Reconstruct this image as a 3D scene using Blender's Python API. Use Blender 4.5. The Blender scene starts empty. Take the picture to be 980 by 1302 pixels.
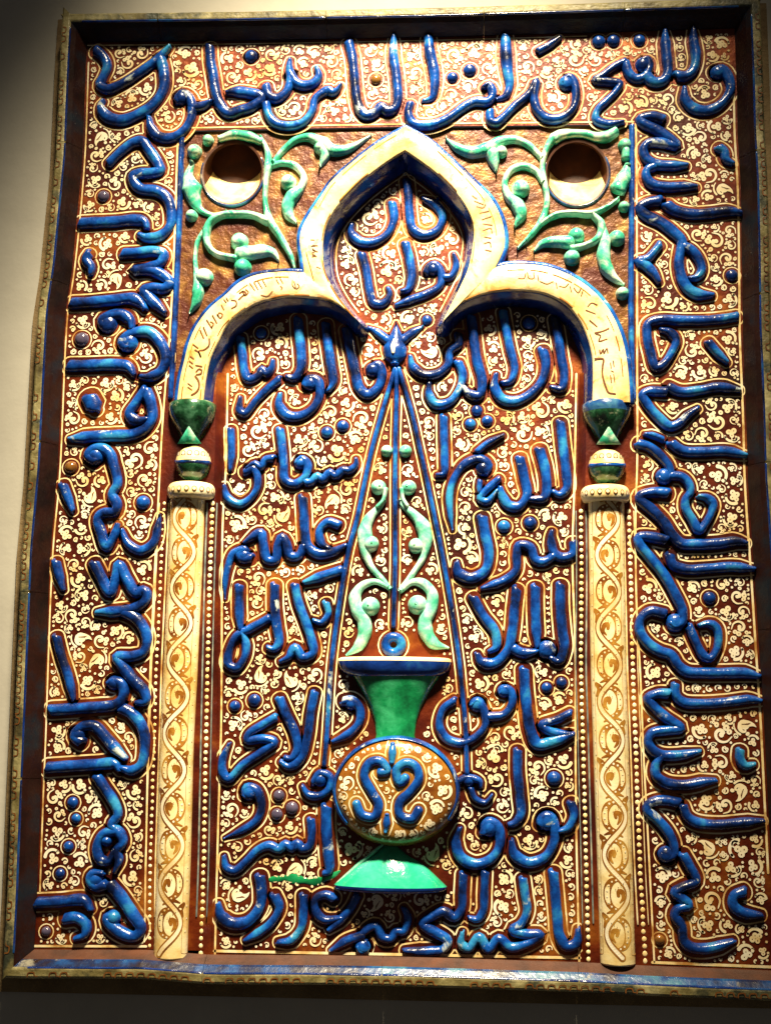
import bpy, math, random
import numpy as np
from mathutils import Matrix, Vector
from mathutils.geometry import tessellate_polygon

random.seed(7); rng = np.random.default_rng(7)
sc = bpy.context.scene
C = sc.collection

# ------------------------------------------------------------------ camera
cam = bpy.data.cameras.new('camera'); co = bpy.data.objects.new('camera', cam); C.objects.link(co)
right = Vector((0.99804099, 0.06123482, 0.01282486)); up = Vector((-0.00188162, -0.17551801, 0.98447442)); fwd = Vector((-0.0625351, 0.98256996, 0.17505895))
M = Matrix((right, up, -fwd)).transposed().to_4x4(); M.translation = (0.08223368, -1.6050569, 0.26793721)
co.matrix_world = M
cam.sensor_fit = 'VERTICAL'; cam.sensor_height = 36; cam.lens = 1600 / 1302 * 36
cam.clip_start = 0.05; cam.clip_end = 50
sc.camera = co

# ------------------------------------------------------------------ world and lamps
world = bpy.data.worlds.new('World'); sc.world = world; world.use_nodes = True
bg = world.node_tree.nodes['Background']; bg.inputs[0].default_value = (1.0, 0.90, 0.80, 1); bg.inputs[1].default_value = 0.04
def spot(name, loc, target, power, size, blend, radius, col):
    l = bpy.data.lights.new(name, 'SPOT'); l.energy = power; l.spot_size = math.radians(size); l.spot_blend = blend
    l.shadow_soft_size = radius; l.color = col
    o = bpy.data.objects.new(name, l); C.objects.link(o); o.location = loc
    o.rotation_euler = (Vector(target) - Vector(loc)).to_track_quat('-Z', 'Y').to_euler()
    return o
spot('ceiling_spotlight', (0.12, -1.25, 2.60), (-0.04, 0, 0.69), 1400, 31.5, 1.0, 0.17, (1.0, 0.84, 0.56))
sc.view_settings.view_transform = 'Standard'; sc.view_settings.look = 'None'
sc.view_settings.gamma = 1; sc.view_settings.use_curve_mapping = False; sc.view_settings.exposure = 0.0

# ------------------------------------------------------------------ traced shapes, millimetres in the plane of the panel
LETTERS=[
('b',[(8.1,[-436.5,1213.0,-424.7,1202.2,-419.2,1188.6,-424.5,1170.8,-428.1,1160.5,-416.6,1153.4,-396.1,1161.3,-369.1,1180.1,-347.6,1197.5,-330.3,1216.5]),(9.2,[-344.4,1200.4,-337.7,1174.9,-338.5,1149.7,-351.4,1129.3,-374.2,1113.6,-396.1,1106.7,-415.8,1112.9,-425.0,1127.9,-421.3,1136.6])],[]),
('b',[(8.3,[-318.4,1133.1,-310.6,1144.7,-299.2,1135.7,-295.6,1115.0,-304.3,1091.8,-323.0,1079.0,-342.4,1082.3,-352.7,1095.6,-355.5,1110.3]),(7.4,[-297.3,1123.9,-283.6,1125.1,-268.7,1132.1]),(8.5,[-274.6,1215.2,-272.9,1194.3,-268.2,1170.5,-263.7,1146.7,-256.1,1126.0,-244.6,1114.0,-228.3,1118.1,-212.0,1123.6,-198.7,1136.6,-218.2,1144.3,-237.5,1146.2,-248.4,1144.1])],[(-311.7,1138.9,11.1)]),
('b',[(7.7,[-193.8,1154.1,-189.2,1139.3,-178.1,1134.7,-164.7,1144.7,-159.7,1162.2,-161.6,1182.9,-160.5,1193.3]),(7.9,[-159.9,1171.1,-152.8,1159.1,-141.7,1153.6,-128.1,1156.3,-120.1,1167.3,-123.7,1179.7]),(7.1,[-193.0,1127.7,-188.4,1110.0,-178.5,1098.2,-159.3,1093.5,-140.3,1098.9,-128.5,1114.7,-124.8,1132.1,-114.1,1142.2,-106.0,1145.8,-100.5,1141.9,-93.7,1145.6,-89.3,1153.4])],[]),
('b',[(8.1,[-79.5,1216.7,-74.2,1195.8,-71.0,1166.2,-67.7,1136.8,-62.0,1116.3,-53.7,1107.4,-40.2,1111.5,-33.6,1120.1,-25.4,1113.3,-16.0,1115.4,-10.7,1126.9,-12.5,1165.0,-16.9,1194.5,-16.7,1225.6])],[]),
('b',[([8.1,9.2,9.2,8.1,7.0,5.9],[31.3,1221.5,33.4,1199.2,38.9,1172.6,40.4,1149.2,36.5,1131.8,24.4,1127.7])],[]),
('b',[(7.5,[6.9,1123.7,4.3,1109.2,11.2,1094.6,32.7,1091.3,56.8,1099.5,83.6,1119.2,97.0,1124.8,113.1,1124.5,119.8,1134.5,114.5,1149.1,106.4,1144.3]),([8.0,10.7,9.1,7.5,7.0,6.4],[137.5,1220.4,138.0,1196.9,140.0,1170.4,142.6,1147.1,137.2,1132.7,123.8,1127.1])],[]),
('b',[(7.5,[115.7,1109.9,117.0,1095.5,123.7,1092.5,134.4,1100.9,150.5,1117.9,169.3,1134.9,178.8,1152.1,175.9,1131.9,179.8,1111.6,192.9,1098.4,211.5,1098.0,227.6,1110.6,233.1,1130.7,229.4,1151.1,222.9,1158.5,214.7,1148.5])],[(220.1,1149.8,11.8)]),
('b',[(6.4,[181.8,1197.3,196.6,1205.8,212.9,1217.2])],[]),
('b',[(6.6,[300.4,1180.0,284.3,1171.7,268.1,1158.9,258.7,1152.8,278.6,1150.0,292.3,1146.8,286.3,1135.4,272.8,1121.3,262.0,1110.0,259.1,1095.7,274.8,1088.2,295.9,1090.7]),(7.7,[300.3,1177.1,305.3,1161.0,315.7,1153.6,326.4,1157.7,332.6,1172.0,329.6,1182.3,321.1,1179.6]),(8.7,[326.5,1160.6,336.8,1148.8,350.0,1149.9,356.9,1162.8,355.8,1191.9,354.6,1224.1])],[(324.2,1175.1,11.2)]),
('b',[(8.4,[368.7,1156.8,381.8,1156.5,391.3,1165.0,395.9,1185.2,393.8,1205.6,392.4,1227.5])],[]),
('b',[(8.4,[418.8,1160.0,429.5,1165.6,438.2,1152.4,440.2,1135.1,427.8,1115.3,409.2,1105.7,390.9,1108.9,379.5,1122.0,378.7,1139.2])],[(424.1,1161.4,10.5)]),
('b',[(7.7,[349.4,1093.5,333.4,1098.5,318.3,1094.1,322.5,1088.2,340.4,1078.5,357.2,1065.5,365.5,1055.6,346.4,1059.9,328.2,1059.0,321.6,1049.9,325.6,1037.1,337.1,1029.3,356.2,1026.7,379.5,1026.3]),(7.6,[337.0,1026.6,326.2,1021.0,324.5,1011.8,331.1,1001.4,351.1,996.1,374.4,996.6,391.3,995.5])],[]),
('b',[(7.2,[421.7,1051.6,428.9,1045.7,430.6,1034.2,439.9,1027.2])],[]),
('b',[(8.0,[350.5,971.5,360.8,963.4,381.8,957.4,407.0,958.2,432.3,960.8,448.0,957.7])],[]),
('b',[(8.4,[342.2,977.3,325.2,974.1,315.5,967.4,320.6,958.3,341.4,946.7,357.9,932.9,369.1,919.3,366.6,903.6,364.6,885.7,368.6,865.7,376.6,852.3,388.9,845.5,407.5,843.6]),(7.5,[370.0,912.5,380.3,907.9,390.4,894.4,394.1,878.7,387.5,868.8,377.0,866.7])],[]),
('b',[(7.6,[340.6,915.1,331.9,904.0,323.3,895.1,311.7,891.9,321.0,886.2,331.2,874.9,338.2,861.5])],[]),
('b',[(7.5,[437.6,814.5,418.9,811.4,394.0,809.4,365.0,809.6,338.0,810.9,322.3,805.6,320.8,789.1,324.5,767.2,331.2,745.5,340.6,749.8,351.3,764.9,358.0,782.3,350.0,793.3,337.6,796.7])],[]),
('b',[(6.4,[399.3,779.8,411.2,764.5,423.1,751.5])],[]),
('b',[(7.2,[346.0,719.5,362.3,712.9,387.0,715.0,411.7,719.2,438.1,714.3]),(7.4,[343.8,713.0,321.1,713.5,313.2,708.8,318.7,695.9,332.6,678.7,346.7,667.0,357.0,669.1,369.6,680.8,384.2,691.4])],[]),
('b',[(7.3,[348.1,644.6,362.1,634.5,388.5,632.9,417.0,634.0,443.1,628.0])],[]),
('b',[(4.9,[338.0,648.9,325.9,654.2,313.6,656.4])],[]),
('b',[(6.9,[305.2,644.1,319.4,639.8,333.4,628.1,344.2,613.4,345.0,601.8,336.7,595.5,330.7,599.7]),(6.9,[345.0,601.8,361.2,599.7,369.0,590.3,370.3,579.8,364.4,571.4,364.0,558.9,371.7,544.4,380.3,530.0,387.6,538.3,396.1,552.8,398.6,565.2,390.7,573.1,379.7,574.6])],[(337.8,600.7,11.4)]),
('b',[(7.7,[342.3,578.7,324.1,579.8,307.7,575.6,306.6,570.3,321.5,556.8,335.3,542.3,346.9,523.7,356.7,513.8,376.8,512.4,402.9,513.6,425.0,516.7,438.9,513.7])],[]),
('b',[(7.6,[338.7,517.5,320.7,521.5,304.5,521.5,304.3,513.2,318.0,494.7,333.6,474.3,346.9,449.9,356.3,427.7,354.9,413.5,345.8,408.4,340.0,413.4])],[(346.9,412.5,12.4)]),
('b',[(7.2,[342.2,498.9,345.9,486.6,361.8,480.6,391.9,481.7,419.9,483.9,447.7,481.0])],[]),
('b',[(7.5,[334.3,423.9,316.4,426.8,304.2,417.6,302.8,401.5,313.4,385.5,327.1,376.6,340.9,371.7,348.5,359.8,360.1,351.5,379.8,350.1,407.4,350.4,431.0,350.7,448.5,346.5]),(6.5,[363.7,408.0,371.1,390.0,380.5,372.0,388.2,368.1,396.5,378.2,400.0,394.2,397.4,407.2,387.6,411.8,375.7,409.1])],[]),
('b',[(6.9,[344.9,335.9,345.5,322.1,355.1,313.7,376.6,312.2,406.1,314.3,435.6,318.1,449.2,316.3])],[]),
('b',[(7.1,[336.6,324.0,321.8,323.8,310.8,317.7,317.5,307.9,332.9,294.3,350.2,281.8,334.5,279.1,314.7,275.5,309.6,266.6,314.3,255.0,325.9,248.9,345.4,248.6,372.9,253.8]),(7.4,[325.8,248.3,318.1,235.6,318.4,224.0,330.8,214.9,354.2,212.9,375.7,217.1,391.3,219.3])],[]),
('b',[(7.0,[421.7,256.4,421.3,244.8,426.8,237.1,438.5,239.2])],[]),
('b',[(7.0,[344.6,191.3,327.7,194.2,310.6,190.8,306.2,183.4,318.6,171.0,330.9,156.7,337.9,140.2,335.5,127.8,325.9,125.5,321.9,131.2]),(7.1,[348.1,130.1,355.1,117.8,363.0,99.5,346.0,91.0,337.4,84.7,345.6,78.7,353.8,70.7,341.1,66.4,336.7,58.2,344.7,46.2,346.4,30.0,354.4,22.2,371.0,20.5,387.7,23.9,406.5,31.0])],[(328.1,129.7,10.6)]),
('b',[(6.9,[349.8,188.3,354.7,175.8,365.1,168.7,392.4,166.0,417.7,168.5,447.2,171.5])],[]),
('b',[(7.3,[421.1,88.4,408.4,83.0,406.9,71.8,418.1,62.9,440.8,60.8])],[]),
('b',[(8.5,[-409.3,1041.9,-394.4,1058.2,-374.8,1073.3,-363.6,1074.3,-354.1,1062.3,-339.6,1040.7,-337.0,1031.3,-350.2,1027.5,-365.9,1027.0,-374.2,1023.6,-371.9,1013.0,-362.6,1004.6,-340.0,1000.8,-326.2,991.2,-318.7,970.1,-320.0,949.2,-332.7,936.0,-352.5,933.4,-361.6,937.7])],[]),
('b',[(8.9,[-443.9,955.5,-422.7,956.4,-395.9,957.2,-369.3,959.6,-355.8,956.7,-350.9,946.2])],[]),
('b',[(8.4,[-382.5,910.7,-362.6,911.6,-340.5,913.7,-326.6,908.9,-329.9,897.5,-348.3,889.7,-365.8,886.4,-343.7,886.2,-328.0,880.3,-316.5,868.8,-321.6,860.9,-340.3,861.0,-351.2,857.7,-341.8,846.3,-328.0,832.6,-320.0,824.6])],[]),
('b',[(8.4,[-429.2,912.4,-433.1,902.1,-425.3,890.5,-425.7,880.2])],[]),
('b',[(8.8,[-449.6,840.4,-427.5,841.4,-394.6,844.5,-366.0,846.5,-354.7,839.6,-347.7,830.5])],[]),
('b',[(8.8,[-402.6,807.6,-406.3,815.6,-395.6,822.3,-380.3,823.9,-367.8,815.3,-365.0,802.8]),(8.7,[-369.2,777.0,-377.2,783.8,-370.0,793.9,-355.0,799.4,-339.6,798.1,-323.6,781.2,-317.2,761.1,-324.0,743.3,-340.0,735.6,-349.8,736.8])],[(-398.3,811.0,13.7),(-369.6,784.9,14.5)]),
('b',[(9.0,[-447.8,752.5,-422.6,752.8,-389.9,753.7,-367.9,750.7,-358.6,737.9])],[]),
('b',[(8.7,[-343.5,719.0,-354.6,701.4,-362.9,684.9,-352.3,676.1,-337.3,678.3]),(8.8,[-342.5,719.0,-335.1,701.4,-332.0,679.4,-338.9,666.3,-354.7,658.0,-384.8,655.9,-417.2,654.4,-441.9,650.7])],[]),
('b',[(13.0,[-418.4,708.3,-407.9,690.2])],[]),
('b',[(8.1,[-404.1,620.8,-415.3,628.4,-409.3,637.1,-396.4,638.2,-385.2,629.5,-381.3,617.6,-377.5,606.7,-374.5,589.5,-380.3,576.6,-373.1,561.5,-375.9,553.0,-391.8,550.8,-397.9,544.4,-392.6,525.2,-384.1,506.2,-375.3,521.0,-370.8,537.0])],[(-406.7,628.4,13.4)]),
('b',[([4.2,6.4,7.6,8.1,6.8,5.1],[-365.0,527.4,-355.6,510.5,-338.2,501.7,-322.8,511.7,-318.0,531.8,-316.0,548.8])],[]),
('b',[(7.3,[-447.6,589.4,-440.2,572.2,-431.5,552.9])],[]),
('b',[(7.2,[-450.6,486.9,-444.6,465.8,-438.3,449.0])],[]),
('b',[(8.0,[-400.0,485.0,-389.4,466.1,-375.6,445.2,-370.3,466.2,-367.0,483.0,-355.4,464.2,-341.8,445.4,-333.6,449.6,-328.2,445.5,-329.8,436.1,-343.0,426.7,-363.9,422.4,-393.3,420.5]),(8.2,[-356.5,421.4,-342.5,414.6,-331.4,402.3,-325.4,385.8,-329.8,369.4,-344.2,364.1,-363.0,362.9,-356.2,352.7,-340.7,334.5,-325.3,318.4,-323.8,306.9,-335.1,304.7])],[]),
('b',[(6.9,[-444.3,389.0,-436.5,364.3,-426.7,339.8,-416.4,307.3]),(8.3,[-446.0,294.8,-417.9,296.7,-386.7,299.1,-362.0,302.8,-352.1,314.1,-354.9,328.3,-365.6,333.2,-373.7,329.1])],[(-365.5,330.2,9.6)]),
('b',[(7.9,[-403.0,254.9,-412.8,261.9,-404.1,274.0,-387.5,274.8,-374.4,263.3,-361.3,249.5,-345.1,234.7])],[(-408.8,264.9,10.8)]),
('b',[(8.2,[-353.4,297.9,-340.7,291.9,-325.2,272.0,-321.7,250.0,-325.2,228.0,-337.2,220.3,-350.7,223.7]),(8.3,[-445.7,222.3,-413.7,224.8,-382.9,227.2,-358.1,228.0,-351.5,219.7])],[]),
('b',[(7.4,[-381.4,212.2,-370.3,197.5,-359.3,182.9,-352.0,165.8,-359.1,153.4,-347.0,141.4,-343.9,131.7,-351.1,121.8,-347.9,109.8,-352.7,95.1]),(7.6,[-352.3,146.2,-369.9,141.0,-376.8,126.2,-370.9,110.5,-360.6,109.5,-353.7,124.2]),(7.4,[-362.9,80.5,-374.2,77.8,-382.7,84.9,-380.1,93.4,-366.2,94.9]),(8.3,[-359.2,82.9,-343.2,66.4,-327.0,45.2,-316.1,28.8,-323.2,19.6,-341.0,23.5,-356.7,35.1,-359.6,42.1,-349.7,44.7])],[(-377.2,86.2,11.7),(-364.4,133.8,7.7),(-352.0,41.1,10.1)]),
('b',[(7.9,[-449.3,57.1,-421.4,58.8,-388.5,60.7,-379.8,50.1])],[]),
('b',[(7.8,[-412.6,38.6,-397.5,40.2,-385.6,32.0,-386.2,20.1,-398.6,15.1])],[]),
('n',[(7.3,[2.6,1017.0,5.2,993.3,7.0,968.2,11.6,946.3,27.8,937.7,45.4,945.3,51.8,964.5,42.3,980.2,24.5,989.3]),(2.9,[40.8,981.8,46.0,989.0])],[]),
('n',[(7.4,[-16.8,984.2,-14.2,962.3,-22.2,940.5,-39.7,928.3,-60.4,929.5,-72.5,942.7,-71.2,953.6])],[]),
('n',[(6.7,[-57.2,911.5,-50.9,888.2,-46.1,860.5,-40.0,842.1,-26.8,841.4,-18.2,854.1,-21.2,862.7])],[]),
('n',[(7.3,[1.5,926.3,7.6,903.0,10.8,875.3,5.1,860.0,-3.7,857.0])],[]),
('n',[(6.7,[29.7,882.7,32.6,890.4,41.3,894.9,50.1,884.1,48.7,865.7,31.4,853.7,11.0,846.2,-10.7,837.3]),(6.1,[53.1,876.4,63.2,877.8,70.5,893.1,66.6,910.0])],[(39.3,888.8,9.3)]),
('n',[(7.3,[-219.9,794.7,-216.3,771.3,-212.7,748.0,-206.7,735.8,-192.7,741.5,-188.8,749.3,-183.0,743.5,-176.1,750.7,-174.2,762.9])],[]),
('n',[(8.1,[-141.9,820.5,-140.2,800.0,-136.8,773.7,-136.8,750.5,-144.8,737.5,-156.1,739.0]),(7.0,[-164.5,736.2,-178.2,724.7,-194.5,707.5,-210.7,688.1,-217.1,693.2,-216.6,711.9])],[]),
('n',[(7.6,[-104.4,812.8,-101.0,785.1,-96.2,756.1,-92.9,730.1,-99.6,718.0]),(7.8,[-130.5,725.9,-125.2,736.0,-113.9,733.1,-110.2,715.8,-118.7,695.8,-137.9,684.4,-154.7,687.3,-164.9,701.7,-163.3,716.0])],[(-123.6,730.2,10.6)]),
('n',[(8.1,[-76.1,805.3,-70.0,776.2,-63.9,747.2,-57.9,724.2,-46.6,714.1,-32.9,724.1,-27.6,741.3,-33.3,755.7,-43.0,751.4])],[(-40.2,748.5,10.5)]),
('n',[(6.4,[-228.3,667.5,-226.4,639.1,-226.8,610.8])],[]),
('n',[(7.2,[-162.6,667.4,-159.1,644.7,-156.2,619.2,-153.7,598.2,-141.1,592.6,-127.6,602.4,-124.6,619.2,-133.2,627.7,-139.6,619.8]),(6.6,[-127.4,595.4,-119.1,595.4,-111.0,603.8,-104.0,598.7,-94.6,608.5,-87.6,603.8,-76.7,612.2,-69.8,610.8,-60.3,619.2,-60.5,627.6])],[(-133.6,621.5,9.4)]),
('n',[(6.1,[-169.8,627.7,-180.8,625.5,-186.1,615.0,-194.6,620.7,-205.5,613.6]),(6.4,[-208.1,608.6,-195.8,613.6,-189.6,593.9,-196.0,577.1,-212.3,565.9,-229.2,574.3,-234.8,591.1])],[]),
('n',[(7.2,[73.4,796.9,74.0,782.5,62.4,773.0,60.2,755.2,45.9,742.3,26.5,741.0,13.1,752.6,9.6,767.0])],[]),
('n',[(7.2,[73.5,758.0,79.6,740.7,76.3,723.6,62.6,703.7,43.4,700.9,35.0,715.2,35.5,729.5]),(8.0,[90.6,821.5,94.2,792.4,98.4,760.7,105.3,732.0,101.1,712.1,87.4,715.0,80.5,723.6])],[]),
('n',[(6.9,[133.1,828.4,137.1,803.7,142.5,774.8,147.9,748.9,142.4,731.8,131.4,729.0])],[]),
('n',[(7.9,[185.2,774.5,189.2,757.3,186.2,737.3,172.4,717.5,150.4,704.8,131.3,707.7,121.7,723.4,123.7,741.9])],[]),
('n',[(7.4,[202.1,817.7,206.0,791.7,209.8,762.9,213.1,740.0,209.3,720.7,195.7,722.5])],[]),
('n',[(6.8,[54.5,683.8,55.2,655.6,56.1,627.5,54.8,606.6,45.3,604.6])],[]),
('n',[(5.7,[98.4,635.9,112.0,647.1,133.8,658.3])],[]),
('n',[([7.3,7.6,7.6,7.6,7.1,6.5,4.9,2.2],[109.2,608.0,113.3,617.7,101.1,626.1,82.0,619.1,69.8,602.4,63.1,581.0,63.8,553.4,66.8,531.4])],[(106.5,613.5,10.3)]),
('n',[(7.8,[154.1,628.2,159.4,603.2,163.2,578.3,152.4,563.2,138.9,565.1,130.9,578.3,128.7,589.3]),(8.1,[179.9,639.4,186.5,614.3,188.9,589.4,184.8,574.2,165.9,572.8])],[]),
('n',[(7.8,[207.4,675.8,210.3,644.9,214.2,608.8,214.5,586.6,205.0,578.4,196.1,583.3])],[]),
('n',[(6.2,[128.2,600.4,111.9,586.6,102.4,574.1,110.6,569.4,125.5,585.2]),(4.9,[102.5,597.6,100.6,581.0])],[]),
('n',[(8.3,[105.1,549.3,109.2,526.0,113.7,501.5,109.1,479.8,90.4,469.4,74.3,476.9,72.1,490.5])],[]),
('n',[(7.2,[222.1,516.9,221.4,501.9,209.4,496.5,198.0,501.8,193.6,523.6,195.1,531.7]),(7.2,[197.4,499.1,184.0,491.0,173.3,493.6,166.8,509.3,152.1,512.0,149.3,498.9,148.7,480.0,133.1,466.4,103.7,455.5])],[]),
('n',[(7.4,[93.1,444.6,106.4,420.6,121.8,399.4,122.3,380.8,113.0,374.9]),(8.2,[149.1,455.7,146.3,431.6,143.5,402.2,136.8,375.7,119.6,360.2,103.7,362.2,98.4,372.7]),(7.9,[173.1,458.6,172.9,431.8,173.9,402.5,175.1,381.3]),(7.4,[143.4,379.7,156.6,373.7,175.0,376.0]),(10.5,[181.7,378.7,186.9,378.2])],[(186.9,378.2,12.6)]),
('n',[(8.1,[205.0,461.4,204.7,434.6,206.9,402.7,208.5,378.9,201.2,363.1,190.8,368.2])],[]),
('n',[(7.7,[-129.7,575.2,-127.7,553.0,-125.8,528.1,-122.6,511.6,-108.7,500.6,-89.6,502.1,-70.8,511.7]),(6.8,[-80.8,537.9,-95.9,542.0,-106.6,530.9,-103.5,514.4,-92.5,506.2]),(7.4,[-126.7,511.5,-133.2,497.8,-144.2,497.7,-150.1,514.2,-155.8,521.9,-161.0,511.4,-163.2,492.2,-174.1,492.1,-180.3,514.1,-184.0,527.4,-194.3,522.3,-205.0,514.0]),([7.2,7.2,7.2,7.2,7.2,6.6,5.0,2.2],[-194.8,494.8,-207.1,493.4,-211.4,499.7,-202.0,505.8,-218.3,500.7,-225.5,483.7,-228.8,461.8,-227.8,440.0])],[(-204.5,497.5,9.3)]),
('n',[(7.6,[-76.9,478.9,-102.6,470.6,-125.5,462.3])],[]),
('n',[(7.4,[-210.0,457.8,-209.1,429.2,-206.2,399.5]),(7.0,[-169.2,416.0,-193.2,402.3,-211.9,391.4,-220.2,372.5,-221.0,356.5,-210.5,351.3,-200.1,364.7,-198.8,383.4,-203.9,396.8]),(7.6,[-163.6,459.4,-162.8,432.2,-159.3,405.3,-156.0,383.8,-162.6,375.7,-170.8,378.3])],[]),
('n',[(7.0,[-137.7,459.5,-131.6,435.1,-123.0,413.6,-114.3,389.5,-111.2,371.4,-124.5,365.4,-135.1,378.6,-143.4,365.2,-154.0,359.8]),(5.7,[-96.4,436.7,-92.9,421.9,-101.3,410.5,-112.2,413.7])],[]),
('n',[(6.7,[-156.8,289.7,-175.3,279.0,-191.0,268.3,-192.9,260.5,-172.1,262.1,-158.0,257.8,-174.2,245.1,-197.7,229.2,-215.8,211.3,-222.7,218.4,-224.1,234.0,-215.3,256.3])],[]),
('n',[(6.9,[-153.5,313.4,-143.5,292.5,-132.2,269.1,-129.0,248.3,-136.7,237.8,-144.8,239.8]),(7.4,[-108.1,321.9,-112.8,295.5,-116.1,264.1,-123.4,238.0,-139.1,227.9,-149.9,234.5])],[]),
('n',[(6.9,[-71.8,310.4,-61.1,311.8,-50.3,301.5,-50.1,285.8,-63.1,270.0,-84.1,259.3])],[(-61.1,307.9,9.0)]),
('n',[([6.9,7.4,7.4,7.2,6.9,5.3,2.1],[-193.8,190.5,-191.5,200.8,-180.8,198.4,-172.3,180.6,-177.0,162.6,-195.1,149.5,-218.6,138.4])],[(-188.1,195.2,11.1)]),
('n',[(6.1,[-108.2,208.5,-99.2,220.2,-85.8,215.3,-88.1,199.8,-101.2,191.9,-114.4,194.3,-121.3,204.5])],[(-99.0,212.5,9.5)]),
('n',[(8.4,[-90.4,179.3,-89.8,153.8,-86.6,123.5,-85.6,100.9,-92.5,97.8])],[]),
('n',[(6.6,[-109.7,163.7,-108.0,145.9,-110.3,130.7,-119.4,127.5,-126.1,134.2,-132.5,127.7,-140.5,132.7,-148.2,126.2,-161.5,130.3,-175.8,124.4,-188.6,111.5,-204.0,99.1,-214.7,103.5,-217.8,117.3])],[]),
('n',[(6.5,[70.8,313.3,56.3,302.7,51.1,281.8,59.1,266.3,77.5,260.1,95.8,266.8,108.9,282.5,106.3,303.3,98.4,313.6,91.1,307.0]),(6.6,[111.5,292.9,132.5,296.3,143.1,311.5,140.5,325.8,132.7,329.7,126.8,321.8])],[(98.9,308.4,10.5),(132.6,325.7,8.9)]),
('n',[(8.3,[157.8,353.5,158.9,329.9,161.4,303.9,165.1,278.0,174.1,259.6,192.3,262.9,219.7,273.0]),(6.3,[216.1,299.3,200.4,291.4,180.0,283.4,192.4,275.3,215.8,273.0])],[]),
('n',[(7.5,[149.3,252.1,149.2,226.4,151.6,198.4,152.7,173.1,144.9,162.9,137.7,160.8])],[]),
('n',[(5.5,[75.0,212.5,85.4,217.3,102.3,213.0,103.6,205.3]),(4.4,[90.6,205.1,95.8,192.5,108.8,187.6,117.9,197.9])],[(88.0,214.0,8.3)]),
('n',[(7.7,[106.2,149.6,112.7,163.6,124.3,157.5,126.8,137.4,116.5,119.7,95.9,112.3,77.8,121.5,72.6,139.0,77.7,156.7])],[(114.0,157.3,12.3)]),
('n',[(7.7,[177.1,160.9,179.8,169.8,188.8,171.2,194.3,158.7,193.6,141.1,183.2,123.5,162.7,115.6,144.8,125.2,141.0,142.7]),(6.9,[214.7,189.3,218.4,174.2,211.8,159.0,198.9,153.8])],[(185.7,166.6,12.8)]),
('n',[(8.4,[-172.2,93.2,-169.1,75.7,-171.1,55.7,-186.2,38.4,-204.4,35.5,-219.1,44.7,-223.1,59.6])],[]),
('n',[(7.0,[-153.2,71.0,-146.3,56.2,-154.9,38.6,-170.2,25.9,-188.1,15.6])],[]),
('n',[(7.0,[-116.7,71.7,-116.2,51.8,-118.3,31.9,-130.9,16.8,-147.7,14.5]),(6.2,[-77.6,67.6,-88.1,72.3,-101.0,67.1,-100.6,52.2,-90.0,42.5,-66.8,45.9])],[]),
('n',[(7.2,[-49.1,73.1,-56.7,58.0,-69.3,42.9,-84.6,30.2])],[]),
('n',[(6.7,[-40.6,25.0,-61.1,18.4,-81.5,5.6]),(7.2,[-36.6,16.5,-42.9,6.5,-48.1,12.5]),(6.4,[-43.2,24.9,-34.3,33.8,-25.3,36.4,-17.4,23.0,-7.1,22.0,-0.8,30.8,8.2,31.0,13.7,47.1,7.9,59.4])],[(-41.7,11.4,10.2)]),
('n',[(6.9,[108.7,103.6,107.4,78.7,106.1,56.5,98.5,47.0,88.7,48.7])],[]),
('n',[(6.9,[81.7,100.6,80.5,78.2,79.2,58.4,70.3,48.8,57.5,55.5,44.7,50.3,31.9,40.1,47.3,30.6,62.7,21.1,57.7,11.2,37.3,7.6,9.1,8.2])],[]),
('n',[(6.8,[154.8,97.0,157.3,77.3,159.7,57.6,152.0,42.7,141.8,35.1,159.5,30.6,176.0,30.5,162.0,20.9,139.1,15.0,125.2,25.0,112.4,11.3,101.0,26.4,88.3,12.4,79.3,17.8,81.1,32.6])],[]),
('n',[(7.8,[192.0,105.2,194.3,80.5,196.5,53.5,199.3,29.0,207.5,17.5,219.6,22.2,221.7,39.3])],[]),
]
DOTS=[
('b','b',-215.9,1200.5,9.4),
('b','b',-215.8,1199.0,9.4),
('b','g',-40.9,1161.2,8.2),
('b','b',64.7,1161.8,8.4),
('b','b',88.4,1172.2,9.7),
('b','b',265.0,1210.9,9.7),
('b','b',285.0,1211.6,9.6),
('b','b',320.2,1211.7,9.1),
('b','b',433.4,871.7,8.8),
('b','b',390.7,444.1,8.8),
('b','g',318.2,29.4,6.7),
('b','p',-414.7,994.8,9.0),
('b','p',-433.5,789.8,10.6),
('b','g',-438.2,613.2,9.1),
('b','b',-339.1,565.9,9.9),
('b','b',-411.0,179.6,7.7),
('b','b',-405.6,160.0,6.7),
('b','b',-413.3,125.6,7.2),
('b','b',-422.1,92.6,6.7),
('b','p',-435.7,22.6,6.6),
('n','b',-191.7,800.9,7.9),
('n','b',-99.9,663.0,8.6),
('n','b',-78.7,671.4,8.6),
('n','b',167.6,812.2,8.8),
('n','b',31.5,817.6,7.2),
('n','b',98.4,692.2,7.9),
('n','b',89.6,673.8,7.9),
('n','b',112.1,678.0,7.9),
('n','b',133.4,537.0,8.8),
('n','b',167.0,541.8,8.8),
('n','b',-210.4,302.8,7.5),
('n','b',-185.6,310.4,8.6),
('n','p',-150.6,191.7,7.9),
('n','p',-152.6,168.6,7.9),
('n','p',-133.8,176.6,8.7),
('n','b',186.5,330.2,7.3),
('n','b',204.9,337.0,7.3),
('n','b',194.4,218.1,9.3),
]
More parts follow.
